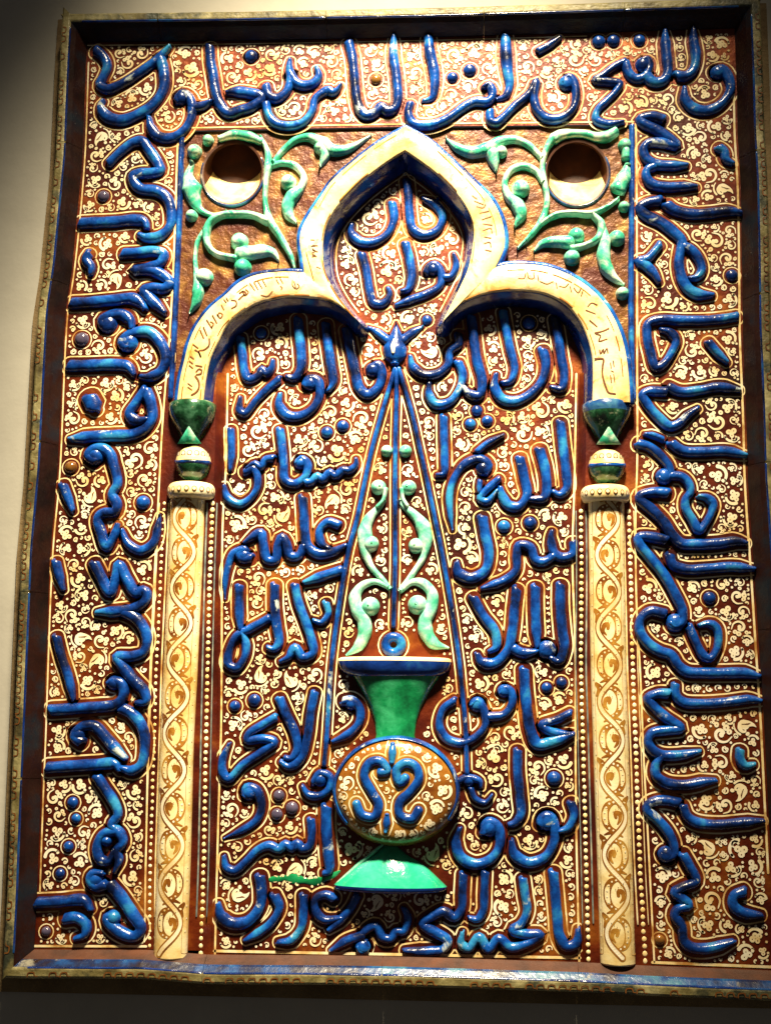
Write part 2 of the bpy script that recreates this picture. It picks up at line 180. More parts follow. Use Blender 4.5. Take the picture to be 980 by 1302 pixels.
CHAINS=[[-10.2,749.6,-17.8,722.2,-28.5,682.9,-39.1,641.6,-47.4,600.6,-57.7,546.5,-68.1,503.2,-79.3,429.9,-86.4,368.0,-88.5,337.9,-90.3,295.8,-92.1,256.6,-94.2,230.6],[-8.4,747.7,-7.9,705.9,-8.5,659.8,-8.7,614.2,-7.9,546.6,-7.3,482.5,-8.5,406.7],[-5.7,749.6,2.4,724.4,14.0,682.7,23.3,641.5,32.5,600.6,43.9,546.7,52.8,503.7,67.6,420.6,77.1,353.2,78.6,337.0,84.0,279.6,85.9,222.9]]
SCROLLS=[
('fg',[2.5,3.8,6.3,8.4,9.4,6.3,3.8,3.3,3.3],[-21.8,570.9,-29.1,562.3,-41.4,547.4,-47.1,531.5,-46.2,516.7,-46.0,503.0,-38.4,484.2,-23.6,467.5,-14.1,455.1]),
('fg',[3.3,3.7,5.0,7.1,7.9,8.7,8.3,6.2,1.2],[-16.2,458.2,-33.9,464.3,-50.5,458.0,-58.6,444.4,-55.8,427.8,-47.7,416.5,-45.4,399.0,-53.4,380.4,-68.6,369.1]),
('fg',[2.5,3.7,5.4,8.7,8.3,4.2,3.5,3.3],[-1.9,570.9,2.4,564.5,16.1,552.9,27.7,538.1,32.0,520.1,30.1,499.1,17.8,478.2,0.4,454.1]),
('fg',[3.3,4.1,5.8,6.6,7.2,8.2,8.7,7.2,1.2],[-0.6,452.0,13.8,463.5,28.3,462.6,40.3,450.2,40.9,432.6,32.8,416.0,32.9,401.7,43.2,385.4,62.7,379.4]),
('fg',[3.1,2.7,3.1],[-20.4,586.6,-23.6,570.9,-31.2,561.9]),
('fg',[3.1,2.7,3.1],[0.6,586.7,1.9,573.2,7.5,563.1]),
('sp',[4.5,6.3,6.7,4.9],[-255.8,1078.0,-235.9,1083.5,-213.4,1079.6,-197.6,1072.6]),
('sp',[2.6,4.0,4.9,3.5,3.3,5.3,4.4,3.5,1.8],[-198.9,1078.6,-189.3,1058.3,-187.6,1037.1,-190.2,1011.3,-190.0,983.3,-183.1,957.7,-167.0,932.1,-153.2,906.7,-146.8,887.3]),
('sp',[3.3,3.8,4.3,5.4,8.7,7.6,6.0,1.1],[-180.1,1043.2,-167.0,1061.2,-151.0,1074.8,-132.1,1078.5,-112.8,1068.9,-99.1,1059.1,-80.2,1059.7,-46.7,1079.9]),
('sp',[9.2,7.0,1.6],[-115.5,1065.2,-109.8,1052.1,-116.2,1035.0]),
('sp',[4.0,4.0,4.4,4.4,5.3,8.8,7.9,6.2,1.3],[-185.4,1037.0,-167.8,1041.4,-149.9,1036.5,-138.0,1019.9,-142.5,1003.6,-153.2,992.1,-159.0,978.2,-156.4,964.3,-145.6,952.6]),
('sp',[3.1,6.2,12.5,8.9,4.5,2.7,2.2],[-293.6,1043.5,-298.0,1024.7,-292.8,1005.9,-289.3,991.8,-279.8,975.3,-262.9,967.6,-243.1,971.3]),
('sp',[5.3,4.4,4.4,4.4,4.9,4.9,4.4,4.0,4.4],[-185.2,955.4,-205.3,965.0,-227.5,967.1,-249.5,965.6,-264.2,956.5,-269.6,940.3,-266.2,921.8,-254.1,910.2,-227.5,903.0]),
('sp',[10.1,9.2,8.3,5.7,1.1],[-223.3,909.8,-208.0,911.5,-190.6,914.0,-177.3,911.1,-169.3,899.6]),
('sp',[3.1,3.1,2.6,3.5,5.7,7.5,6.2,0.9],[-272.6,945.0,-281.3,928.9,-284.1,906.0,-281.8,885.3,-279.0,871.6,-278.0,855.6,-280.0,842.0,-288.6,825.8]),
('sp',[7.3,7.3,5.6,5.4,6.5,7.3,6.0],[202.0,1069.0,210.8,1074.7,225.9,1076.8,243.2,1076.0,260.4,1071.0,273.3,1071.7,285.3,1079.2]),
('sp',[5.6,4.3,3.4,3.9,3.9,4.3,3.4,1.5],[202.1,1072.5,191.1,1051.8,186.5,1028.6,189.5,1005.4,192.1,977.8,185.9,955.0,170.7,932.5,152.4,913.4]),
('sp',[1.6,5.9,7.5,8.5,6.4,4.8,4.3,3.7],[56.4,1072.8,73.0,1059.0,91.7,1052.4,110.4,1056.4,129.0,1067.5,150.4,1070.0,168.9,1061.6,186.0,1042.8]),
('sp',[9.6,6.9,1.3],[119.7,1051.1,121.5,1036.8,124.1,1023.6]),
('sp',[3.9,4.3,4.8,4.3,3.9,5.6,8.6,7.8,1.5],[187.4,1007.8,177.9,1024.1,160.6,1031.3,143.3,1024.7,135.7,1006.3,141.0,987.8,152.1,976.1,157.0,961.1,148.9,944.6]),
('sp',[1.7,3.0,3.8,3.8,4.3,3.0,2.6],[164.2,923.5,183.7,947.1,205.2,960.0,228.7,962.0,250.0,960.6,271.5,969.8,287.0,981.0]),
('sp',[4.2,5.1,4.7,3.8,5.1],[254.2,958.7,264.2,944.9,260.1,926.8,240.8,915.7,223.8,911.4]),
('sp',[1.1,5.1,7.2,8.5],[174.4,909.3,185.6,919.8,204.8,922.5,223.9,920.9]),
('sp',[4.6,7.2,8.4,8.0,5.3,1.5],[265.7,942.6,268.5,922.2,266.5,901.9,270.4,883.9,280.3,870.4,292.7,861.3]),
('sp',[5.1,5.6],[298.7,1051.1,298.4,1039.5]),
('sp',[4.7,9.4,10.3],[300.8,1029.0,296.2,1013.0,287.3,995.9]),
]
BALLS=[
('fg',-20.0,637.7,8.4),
('fg',4.5,637.6,8.9),
('fg',-30.4,588.9,10.6),
('fg',9.4,588.5,10.6),
('fg',-39.9,513.6,11.7),
('fg',-38.7,432.1,12.8),
('fg',20.0,511.3,10.8),
('fg',22.3,434.5,13.1),
('sp',-272.5,1076.4,8.5),
('sp',-159.3,1012.7,11.5),
('sp',-290.9,1060.1,10.8),
('sp',-291.2,966.1,8.9),
('sp',-223.9,927.8,12.8),
('sp',-218.3,891.0,12.7),
('sp',-270.5,877.2,13.2),
('sp',157.2,998.6,13.0),
('sp',224.7,899.7,11.5),
('sp',230.8,930.6,11.7),
('sp',284.5,926.5,11.7),
('sp',290.4,849.1,9.3),
('sp',297.8,1059.2,9.9),
('sp',294.9,970.6,8.1),
('sp',131.1,1052.3,9.1),
('sp',-116.8,1062.3,8.7),
]
SMOTIF=[
(5.9,[-20.9,223.4,-12.6,224.8,-21.0,236.8,-34.0,234.6,-41.0,219.3,-30.8,199.3,-22.4,184.4,-27.8,169.8,-42.8,171.6,-50.0,185.2]),
(5.9,[10.8,217.6,3.2,211.2,-0.9,226.2,10.7,235.3,23.1,230.4,26.8,215.3,16.2,200.1,3.4,187.3,4.1,172.3,19.0,168.1,27.1,178.9]),
([3.6,5.7,3.6],[-6.3,257.9,-6.2,247.7,-6.8,236.3]),
([3.1,5.1,2.6],[-11.9,172.1,-12.3,162.1,-13.5,152.1]),
]
SCRIPT=[
(1.4,[-280.2,720.6,-275.3,716.8]),
(1.4,[-280.0,715.6,-275.1,711.9]),
(2.2,[-271.0,730.4,-266.6,724.2,-265.6,715.6,-268.5,709.4,-274.8,705.0]),
(1.9,[-270.0,736.6,-266.5,740.3,-262.9,739.0,-263.9,734.1,-269.4,732.8]),
(1.7,[-270.8,745.2,-263.1,743.9]),
(1.5,[-279.8,751.5,-275.3,747.7]),
(1.5,[-279.5,745.3,-275.0,741.5]),
(1.5,[-278.6,757.7,-274.3,754.4]),
(1.9,[-272.4,766.4,-267.4,762.6,-264.7,756.4,-267.5,765.1,-261.5,766.3,-254.5,772.5,-254.3,781.2]),
(1.5,[-275.1,773.8,-268.9,768.8]),
(1.7,[-266.9,793.3,-262.1,782.5]),
(1.7,[-262.7,797.5,-257.9,786.2]),
(1.7,[-258.7,807.5,-251.7,796.2]),
(1.7,[-251.8,797.4,-249.5,802.4,-253.3,804.9]),
(1.7,[-251.2,813.7,-245.5,803.6]),
(1.7,[-245.1,814.9,-240.8,809.9,-237.9,814.9,-242.8,817.4,-243.8,812.4]),
(1.5,[-240.1,828.7,-236.4,821.6]),
(1.2,[-236.9,836.2,-233.6,831.7]),
(1.2,[-233.8,838.2,-231.0,833.7]),
(1.7,[-226.4,834.9,-220.8,833.6,-220.1,827.3,-226.0,823.6]),
(1.9,[-215.8,844.9,-211.0,847.4,-207.3,843.5,-212.0,840.6,-216.7,835.6]),
(1.5,[-212.1,847.3,-208.7,840.6,-204.5,846.1,-207.9,849.5]),
(1.3,[-187.2,841.5,-178.6,840.3,-172.3,847.0]),
(1.1,[-202.8,858.4,-196.0,848.3]),
(1.1,[-197.4,859.5,-191.7,849.4]),
(1.1,[-192.1,861.0,-186.4,851.1]),
(1.1,[-185.7,862.3,-181.1,853.8]),
(1.1,[-167.4,863.0,-164.0,856.9]),
(1.1,[-162.5,864.8,-158.7,858.0]),
(1.3,[-161.8,853.6,-159.1,851.3,-160.6,849.1]),
(1.3,[-145.9,861.2,-145.7,854.5,-141.3,850.0,-143.7,860.1]),
(1.3,[-139.3,856.7,-136.5,853.3,-139.8,850.0]),
(1.1,[-121.9,909.3,-117.0,909.3]),
(1.3,[-120.1,905.9,-116.8,901.4,-120.4,900.3]),
(1.3,[-119.9,898.0,-116.0,895.7,-120.3,894.4]),
(1.1,[-114.1,880.0,-109.2,878.1]),
(1.1,[-122.5,918.4,-118.2,917.9]),
(2.1,[250.2,751.3,260.6,750.8,259.8,742.3,259.1,731.4,262.3,716.8,266.8,706.0,274.8,704.2]),
(1.4,[256.2,763.0,257.3,758.1,260.9,764.2,261.5,758.5,265.5,765.3,266.6,759.2]),
(1.4,[251.9,785.0,257.7,782.5,255.2,775.2,265.7,777.6]),
(1.6,[250.7,786.2,261.3,788.6,268.3,792.2]),
(1.4,[244.0,803.5,253.2,794.8]),
(1.4,[239.5,817.1,251.2,812.0]),
(1.4,[241.9,822.0,246.7,826.9,253.7,824.4]),
(1.2,[269.8,745.8,270.4,738.6]),
(1.2,[273.3,748.3,274.1,741.0]),
(1.2,[270.8,734.9,273.1,733.7]),
(1.2,[269.5,728.9,270.5,719.2]),
(1.2,[273.5,730.1,274.7,720.4]),
(1.3,[152.3,861.5,159.7,861.5,161.8,868.1]),
(1.3,[163.9,870.3,165.9,861.4,172.2,861.3,172.3,869.1]),
(1.3,[177.5,865.7,178.5,858.0]),
(1.3,[180.6,856.8,190.0,853.4,197.3,856.7]),
(1.3,[201.5,854.4,202.4,847.8]),
(1.3,[205.6,850.0,212.9,848.8,217.1,853.2]),
(1.2,[219.2,849.8,221.1,842.1]),
(1.2,[224.3,847.6,229.5,840.9,233.7,847.5]),
(1.2,[235.7,843.1,233.6,836.5]),
(1.4,[92.0,977.7,97.8,973.0]),
(1.4,[94.9,970.0,106.4,965.2]),
(1.4,[97.8,962.3,106.4,960.6,109.3,965.2]),
(1.4,[102.1,953.0,113.6,955.9]),
(1.4,[105.0,943.8,116.5,948.3]),
(1.4,[106.4,937.7,117.9,936.1]),
(1.4,[106.4,928.6,116.4,931.5,117.8,925.4]),
(1.4,[107.8,919.5,116.4,917.9]),
(1.4,[107.8,910.4,115.0,911.8,116.4,905.8]),
(1.4,[109.2,901.3,116.4,899.7]),
(1.5,[-119.8,910.1,-114.0,910.0]),
(1.5,[-119.7,904.0,-113.8,901.5]),
(1.5,[-119.5,896.4,-115.1,894.8]),
]
EDGE={
'left':[-450.1,1238.0,-450.0,1195.7,-447.3,1045.3,-452.7,888.1,-458.3,825.3,-456.2,603.9,-459.2,498.5,-454.1,253.9,-453.0,194.0,-449.9,70.9,-449.4,-1.7],
'right':[449.4,1234.2,448.9,1129.6,447.9,1071.3,449.2,993.5,446.3,855.7,444.6,794.2,444.8,675.5,443.9,595.7,447.7,461.0,449.6,384.9,452.0,295.5,453.1,203.2,454.1,110.1,454.1,-4.6],
'top':[-452.9,1227.1,-238.5,1224.5,31.7,1223.5,248.4,1224.9,451.3,1227.1],
'bottom':[-449.5,1.1,-308.9,3.9,-227.2,-0.3,-93.9,2.3,-3.2,3.0,229.2,1.5,309.0,-0.7,454.2,-2.8],
'bl':[-310.0,1090.8,-311.3,1069.8,-310.3,968.2,-309.8,879.9,-310.7,800.8,-314.4,689.5,-315.3,649.7,-315.8,577.5,-316.5,430.2,-315.9,306.2,-312.7,171.0,-308.4,13.6,-308.0,4.3],
'br':[309.8,1088.6,309.8,1062.4,306.2,846.1,304.6,773.7,301.4,622.6,297.9,553.5,296.4,440.2,299.3,343.3,301.1,244.7,303.5,167.9,308.2,3.8,308.1,-0.8],
'tl':[-310.0,1090.8,0.2,1091.0,309.8,1088.6],
'nl':[-236.8,783.9,-239.1,744.2,-237.2,615.4,-238.7,540.2,-233.7,361.8,-231.4,280.6,-230.7,151.2,-229.0,-2.6],
'nr':[230.6,780.8,233.2,741.8,229.4,615.3,227.8,573.5,224.8,500.2,227.0,366.0,225.8,286.2,225.1,159.0,226.6,-0.5],
'ol':[-295.8,698.1,-293.4,725.9,-288.5,752.8,-283.5,777.7,-273.4,802.7,-257.3,825.5,-235.8,845.1,-220.8,860.3,-199.6,871.2,-167.3,876.3,-133.1,876.0],
'om':[-133.1,876.0,-135.7,895.3,-139.5,920.3,-136.8,938.1,-126.1,959.3,-109.2,986.0,-97.8,1003.9,-68.5,1031.8,-33.7,1059.6,1.2,1080.7,33.3,1061.3,63.1,1033.0,91.6,1004.3,117.8,975.9,132.4,945.2,136.4,911.5,130.1,890.7,123.9,879.8],
'orr':[123.9,879.8,135.3,883.0,165.2,883.7,197.1,877.9,225.7,864.6,251.0,844.8,272.9,815.6,286.1,783.4,292.4,751.6,295.3,717.8,295.8,693.8],
'il':[-260.0,696.9,-257.6,726.7,-252.8,753.6,-242.5,778.3,-231.4,801.0,-212.5,818.3,-191.3,831.2,-168.4,836.9,-151.7,839.6,-123.3,838.2,-96.0,833.6,-73.8,820.4,-55.9,804.0],
'im':[-55.9,804.0,-73.3,822.5,-91.1,848.8,-103.2,876.3,-107.0,907.2,-104.4,931.6,-96.4,952.7,-82.0,973.7,-59.1,998.1,-32.9,1020.2,-13.0,1034.6,1.8,1043.4,22.0,1028.3,45.4,1008.8,68.6,983.8,86.4,956.8,93.8,932.4,91.7,904.9,86.5,877.6,75.2,850.5,57.8,814.9,53.7,804.2],
'ir':[53.7,804.2,68.1,822.4,92.8,836.2,119.6,843.5,152.5,845.4,185.2,840.8,212.1,826.5,230.7,803.8,241.5,778.2,246.8,755.9,247.5,731.6,246.2,692.9],
'bsl':[-311.1,564.9,-311.5,481.5,-311.8,349.2,-310.3,249.9,-308.7,105.0,-304.8,-0.2],
'bsl2':[-247.3,565.0,-247.3,481.8,-245.4,349.8,-243.7,250.8,-241.1,106.2,-241.0,1.2],
'bsr':[231.4,555.4,231.3,484.0,228.5,354.4,230.0,257.1,231.8,115.1,233.0,4.7],
'bsr2':[292.4,555.5,292.9,484.3,293.1,355.0,294.9,258.0,296.6,116.3,300.7,4.5],
'csl':[-279.9,569.1,-279.4,481.7,-280.1,349.5,-281.0,250.3,-278.8,105.5,-278.1,-3.3],
'csr':[263.6,567.8,263.2,484.2,262.8,354.7,264.0,257.6,266.2,115.8,267.8,1.9],
'vl':[-307.6,1088.5,-309.1,1069.8,-308.1,968.2,-307.9,886.6,-308.1,789.8,-308.9,707.9],
'vr':[307.7,1086.4,305.5,984.4,302.4,884.5,301.0,819.0,300.6,752.3,301.6,703.4],
}
KEY={'socket_l':(-236.7,1028.0),'socket_r':(233.0,1020.5),'ring':(-8.1,382.9),'fin':(-10.7,778.3),'body':(-2.1,200.4),'rim':(-6.4,357.1),'neck':(-3.4,269.6),'footT':(-15.0,130.6),'footB':(-8.6,91.0),'capL':(-278.1,695.3),'capLb':(-276.0,644.1),'ballL':(-274.4,617.7),'ringL':(-275.5,579.8),'capR':(266.8,693.4),'capRb':(265.9,643.3),'ballR':(265.4,613.2),'ringR':(262.7,576.2)}


# ------------------------------------------------------------------ materials
def nodes(name):
    m = bpy.data.materials.new(name); m.use_nodes = True
    return m, m.node_tree.nodes, m.node_tree.links, m.node_tree.nodes['Principled BSDF']
def noise(N, L, scale, detail=4, rough=0.6, dist=0.0):
    tc = N.new('ShaderNodeTexCoord'); n = N.new('ShaderNodeTexNoise')
    n.inputs['Scale'].default_value = scale; n.inputs['Detail'].default_value = detail
    n.inputs['Roughness'].default_value = rough; n.inputs['Distortion'].default_value = dist
    L.new(tc.outputs['Object'], n.inputs['Vector']); return n
def ramp(N, L, src, stops):
    r = N.new('ShaderNodeValToRGB'); e = r.color_ramp.elements
    while len(e) < len(stops): e.new(0.5)
    for el, (p, c) in zip(e, stops): el.position = p; el.color = (c[0], c[1], c[2], 1)
    L.new(src, r.inputs[0]); return r
def mix(N, L, a, b, f):
    m = N.new('ShaderNodeMix'); m.data_type = 'RGBA'
    for s, v in ((6, a), (7, b)):
        if isinstance(v, tuple): m.inputs[s].default_value = (*v, 1)
        else: L.new(v, m.inputs[s])
    L.new(f, m.inputs[0]); return m.outputs[2]
def glaze(name, stops, scale, rough=0.2, metal=0.0, coat=0.0, bump=0.1, bscale=120, patch=None, pscale=35, plo=0.6, phi=0.68, spec=0.5, dist=0.3):
    m, N, L, P = nodes(name)
    n = noise(N, L, scale, 5, 0.6, dist); c = ramp(N, L, n.outputs[0], stops).outputs[0]
    if patch:
        q = noise(N, L, pscale, 6, 0.65, 0.4); f = ramp(N, L, q.outputs[0], [(plo, (0, 0, 0)), (phi, (1, 1, 1))])
        c = mix(N, L, c, patch, f.outputs[0])
    L.new(c, P.inputs['Base Color'])
    P.inputs['Roughness'].default_value = rough; P.inputs['Metallic'].default_value = metal
    P.inputs['Coat Weight'].default_value = coat; P.inputs['Coat Roughness'].default_value = 0.08
    P.inputs['Specular IOR Level'].default_value = spec
    b = N.new('ShaderNodeBump'); b.inputs['Strength'].default_value = bump; b.inputs['Distance'].default_value = 0.004
    bn = noise(N, L, bscale, 4, 0.6); L.new(bn.outputs[0], b.inputs['Height']); L.new(b.outputs[0], P.inputs['Normal'])
    return m
MAT = {
 'ground': glaze('lustre_brown', [(0.34, (0.028, 0.002, 0.001)), (0.46, (0.090, 0.008, 0.0015)), (0.56, (0.18, 0.026, 0.003)), (0.68, (0.40, 0.12, 0.012))], 9, 0.40, 0.4, 0.1, 0.25, 130),
 'spandrel': glaze('lustre_amber', [(0.34, (0.05, 0.012, 0.003)), (0.5, (0.15, 0.050, 0.008)), (0.66, (0.34, 0.18, 0.040))], 30, 0.42, 0.3, 0.15, 0.6, 70, (0.07, 0.010, 0.004), 20, 0.46, 0.60),
 'cream': glaze('cream_slip', [(0.34, (0.66, 0.44, 0.17)), (0.46, (0.84, 0.71, 0.45)), (0.62, (0.90, 0.84, 0.68))], 14, 0.3, 0, 0.2, 0.08, 150),
 'outline': glaze('cream_outline', [(0.34, (0.42, 0.20, 0.05)), (0.48, (0.82, 0.62, 0.28)), (0.62, (0.90, 0.80, 0.55))], 30, 0.3, 0, 0.2, 0.08, 150),
 'arch': glaze('arch_cream', [(0.34, (0.60, 0.38, 0.09)), (0.47, (0.78, 0.60, 0.26)), (0.62, (0.85, 0.74, 0.46))], 16, 0.3, 0, 0.3, 0.25, 70, (0.38, 0.17, 0.025), 45, 0.55, 0.70),
 'cobalt': glaze('cobalt_glaze', [(0.36, (0.002, 0.007, 0.042)), (0.46, (0.003, 0.030, 0.19)), (0.56, (0.005, 0.080, 0.40)), (0.68, (0.03, 0.25, 0.50))], 22, 0.26, 0, 0.12, 0.5, 55, (0.46, 0.54, 0.54), 30, 0.63, 0.69),
 'navy': glaze('navy_glaze', [(0.3, (0.002, 0.006, 0.03)), (0.55, (0.005, 0.03, 0.20)), (0.75, (0.02, 0.12, 0.30))], 24, 0.15, 0, 0.5, 0.2, 90),
 'green': glaze('turquoise_glaze', [(0.34, (0.02, 0.32, 0.18)), (0.5, (0.07, 0.52, 0.34)), (0.64, (0.28, 0.68, 0.50))], 40, 0.2, 0, 0.4, 0.35, 80, (0.70, 0.80, 0.66), 30, 0.48, 0.63),
 'pale': glaze('pale_turquoise_glaze', [(0.34, (0.05, 0.42, 0.27)), (0.48, (0.20, 0.62, 0.46)), (0.62, (0.58, 0.80, 0.68))], 44, 0.2, 0, 0.4, 0.3, 80),
 'emerald': glaze('emerald_glaze', [(0.34, (0.004, 0.10, 0.035)), (0.5, (0.008, 0.24, 0.08)), (0.66, (0.05, 0.44, 0.20))], 24, 0.14, 0, 0.7, 0.25, 60),
 'darkgreen': glaze('dark_green_glaze', [(0.36, (0.006, 0.010, 0.008)), (0.5, (0.008, 0.05, 0.02)), (0.62, (0.05, 0.16, 0.09))], 45, 0.2, 0, 0.4, 0.3, 80, (0.35, 0.36, 0.25), 50, 0.6, 0.7),
 'teal': glaze('teal_glaze', [(0.3, (0.01, 0.28, 0.14)), (0.5, (0.02, 0.46, 0.27)), (0.75, (0.10, 0.60, 0.45))], 20, 0.14, 0, 0.7, 0.25, 60),
 'ochre': glaze('ochre_lustre', [(0.34, (0.15, 0.04, 0.005)), (0.5, (0.34, 0.13, 0.015)), (0.66, (0.55, 0.29, 0.05))], 30, 0.3, 0.1, 0.3, 0.15, 110),
 'shaft': glaze('shaft_cream', [(0.34, (0.70, 0.46, 0.15)), (0.48, (0.86, 0.70, 0.36)), (0.62, (0.90, 0.80, 0.54))], 18, 0.28, 0, 0.3, 0.2, 60),
 'ink': glaze('brown_ink', [(0.3, (0.06, 0.015, 0.004)), (0.7, (0.22, 0.08, 0.015))], 50, 0.4),
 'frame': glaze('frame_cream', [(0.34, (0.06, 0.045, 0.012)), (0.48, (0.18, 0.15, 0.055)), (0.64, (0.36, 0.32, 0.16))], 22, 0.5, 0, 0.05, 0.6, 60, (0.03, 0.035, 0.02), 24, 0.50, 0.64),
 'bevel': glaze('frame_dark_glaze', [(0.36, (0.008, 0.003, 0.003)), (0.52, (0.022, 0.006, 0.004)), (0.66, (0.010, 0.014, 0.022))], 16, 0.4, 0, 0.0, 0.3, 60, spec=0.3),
 'greyteal': glaze('grey_teal_glaze', [(0.34, (0.06, 0.08, 0.10)), (0.5, (0.20, 0.25, 0.25)), (0.65, (0.45, 0.45, 0.36))], 40, 0.3),
 'body': glaze('lamp_amber', [(0.34, (0.13, 0.03, 0.005)), (0.5, (0.30, 0.11, 0.014)), (0.66, (0.50, 0.25, 0.04))], 22, 0.3, 0.2, 0.3, 0.15, 110),
 'bluebevel': glaze('frame_blue_glaze', [(0.34, (0.02, 0.008, 0.006)), (0.46, (0.008, 0.02, 0.08)), (0.54, (0.01, 0.06, 0.22)), (0.66, (0.06, 0.2, 0.30))], 18, 0.25, 0, 0.3, 0.2, 60, (0.30, 0.28, 0.22), 26, 0.62, 0.70),
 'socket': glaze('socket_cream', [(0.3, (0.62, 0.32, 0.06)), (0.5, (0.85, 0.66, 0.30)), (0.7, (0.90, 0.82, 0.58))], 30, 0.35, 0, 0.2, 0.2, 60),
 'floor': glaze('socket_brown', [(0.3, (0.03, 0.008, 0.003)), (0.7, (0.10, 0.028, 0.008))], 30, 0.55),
 'gold': glaze('gold_dot', [(0.3, (0.12, 0.04, 0.01)), (0.7, (0.32, 0.15, 0.03))], 60, 0.2, 0.2, 0.5),
 'purple': glaze('purple_grey_dot', [(0.3, (0.04, 0.035, 0.07)), (0.7, (0.12, 0.10, 0.17))], 60, 0.15, 0, 0.5),
 'wall': glaze('grey_plaster', [(0.3, (0.44, 0.42, 0.37)), (0.7, (0.56, 0.54, 0.48))], 5, 0.9, 0, 0, 0.12, 60),
 'mortar': glaze('brown_mortar', [(0.3, (0.16, 0.10, 0.04)), (0.7, (0.30, 0.21, 0.10))], 20, 0.8, 0, 0, 0.5, 120),
}

# ------------------------------------------------------------------ helpers (x right, z up, h out of the wall, in mm)
def W3(x, z, h): return (x * 0.001, -h * 0.001, z * 0.001)
def xy(flat): return [(flat[i], flat[i + 1]) for i in range(0, len(flat), 2)]
class MB:
    def __init__(s): s.v = []; s.f = []
    def add(s, V, F):
        o = len(s.v); s.v += V; s.f += [tuple(i + o for i in f) for f in F]; return s
    def build(s, name, mat, parent=None, smooth=True, kind=None):
        me = bpy.data.meshes.new(name); me.from_pydata([W3(*p) for p in s.v], [], s.f)
        me.materials.append(MAT[mat])
        if smooth: me.polygons.foreach_set('use_smooth', [True] * len(me.polygons))
        me.update()
        o = bpy.data.objects.new(name, me); C.objects.link(o)
        if parent is not None: o.parent = parent
        if kind: o['kind'] = kind
        return o
def curve(P, w=None, step=3.0):
    P = np.array(P, float); n = len(P)
    ww = np.array(w if isinstance(w, (list, tuple)) else [w if w else 1.0] * n, float)
    if n == 2:
        k = max(3, int(np.hypot(*(P[1] - P[0])) / step) + 1); t = np.linspace(0, 1, k)[:, None]
        return P[0] * (1 - t) + P[1] * t, ww[0] * (1 - t[:, 0]) + ww[1] * t[:, 0]
    Q = np.vstack([2 * P[0] - P[1], P, 2 * P[-1] - P[-2]]); out = []; wo = []
    for i in range(1, n):
        p0, p1, p2, p3 = Q[i - 1], Q[i], Q[i + 1], Q[i + 2]
        d = [max(1e-3, np.hypot(*(b - a)) ** 0.5) for a, b in ((p0, p1), (p1, p2), (p2, p3))]
        m1 = (p2 - p1) / d[1] - (p2 - p0) / (d[0] + d[1]) + (p1 - p0) / d[0]
        m2 = (p3 - p2) / d[2] - (p3 - p1) / (d[1] + d[2]) + (p2 - p1) / d[1]
        m1 = m1 * d[1]; m2 = m2 * d[1]
        k = max(1, int(round(d[1] ** 2 / step)))
        for j in range(k):
            t = j / k; t2 = t * t; t3 = t2 * t
            out.append((2 * t3 - 3 * t2 + 1) * p1 + (t3 - 2 * t2 + t) * m1 + (-2 * t3 + 3 * t2) * p2 + (t3 - t2) * m2)
            wo.append(ww[i - 1] * (1 - t) + ww[i] * t)
    out.append(P[-1]); wo.append(ww[-1])
    return np.array(out), np.array(wo)
def tangents(P):
    T = np.gradient(P, axis=0); l = np.hypot(T[:, 0], T[:, 1]); l[l < 1e-6] = 1; return T / l[:, None]
def capped(P, W, cap=0.8):
    T = tangents(P); A = []; S = []; Wd = []
    for q in (0.999, 0.9, 0.7, 0.4): A.append(P[0] - T[0] * W[0] * cap * q); S.append(math.sqrt(1 - q * q))
    s0 = list(S)
    pts = np.vstack([A, P, [P[-1] + T[-1] * W[-1] * cap * q for q in (0.4, 0.7, 0.9, 0.999)]])
    ww = np.concatenate([W[0] * np.array(s0), W, W[-1] * np.array(s0[::-1])])
    hs = np.concatenate([s0, np.ones(len(P)), s0[::-1]])
    TT = np.vstack([[T[0]] * 4, T, [T[-1]] * 4])
    return pts, ww, hs, TT
PROF = [(math.cos(a), math.sin(a)) for a in np.linspace(0, math.pi, 11)]
def bead(mb, P, w, base, height, step=3.0, power=0.75, cap=0.8, rel=False, wob=0.03, slant=(0.0, 0.0)):
    """a rounded relief stroke; base is a number or a function of (x, z)"""
    Q, Wd = curve(P, w, step)
    Wd = Wd * (1 + wob * np.sin(np.arange(len(Wd)) * 0.7 + rng.random() * 6))
    Q, Wd, H, T = capped(Q, Wd, cap)
    wm = max(Wd) if len(Wd) else 1
    V = []; F = []; n = len(PROF)
    for qi, ((x, z), wd, hs, (tx, tz)) in enumerate(zip(Q, Wd, H, T)):
        nx, nz = -tz, tx
        fs = max(0.0, 1 - qi / 7.0) * slant[0] + max(0.0, 1 - (len(Q) - 1 - qi) / 7.0) * slant[1]
        hh = height * hs * ((wd / wm) ** 0.7 if rel and hs > 0.99 else 1)
        for k, (c, s) in enumerate(PROF):
            sh = fs * c * (wd if hs > .99 else wm * .9)
            px, pz = x + nx * wd * c + tx * sh, z + nz * wd * c + tz * sh
            b = base(px, pz) if callable(base) else base
            V.append((px, pz, b - 1.2 + (hh + 1.2) * s ** power))
    for i in range(len(Q) - 1):
        for k in range(n - 1):
            a = i * n + k; F.append((a, a + n, a + n + 1, a + 1))
    mb.add(V, F); return Q, Wd
def ribbon2(P, w, step=2.5, cap=1.0):
    Q, Wd = curve(P, w, step); Q, Wd, H, T = capped(Q, Wd, cap)
    N = np.stack([-T[:, 1], T[:, 0]], 1) * Wd[:, None]
    V = np.concatenate([Q + N, Q - N]); n = len(Q)
    return V, [(i, i + n, i + n + 1, i + 1) for i in range(n - 1)]
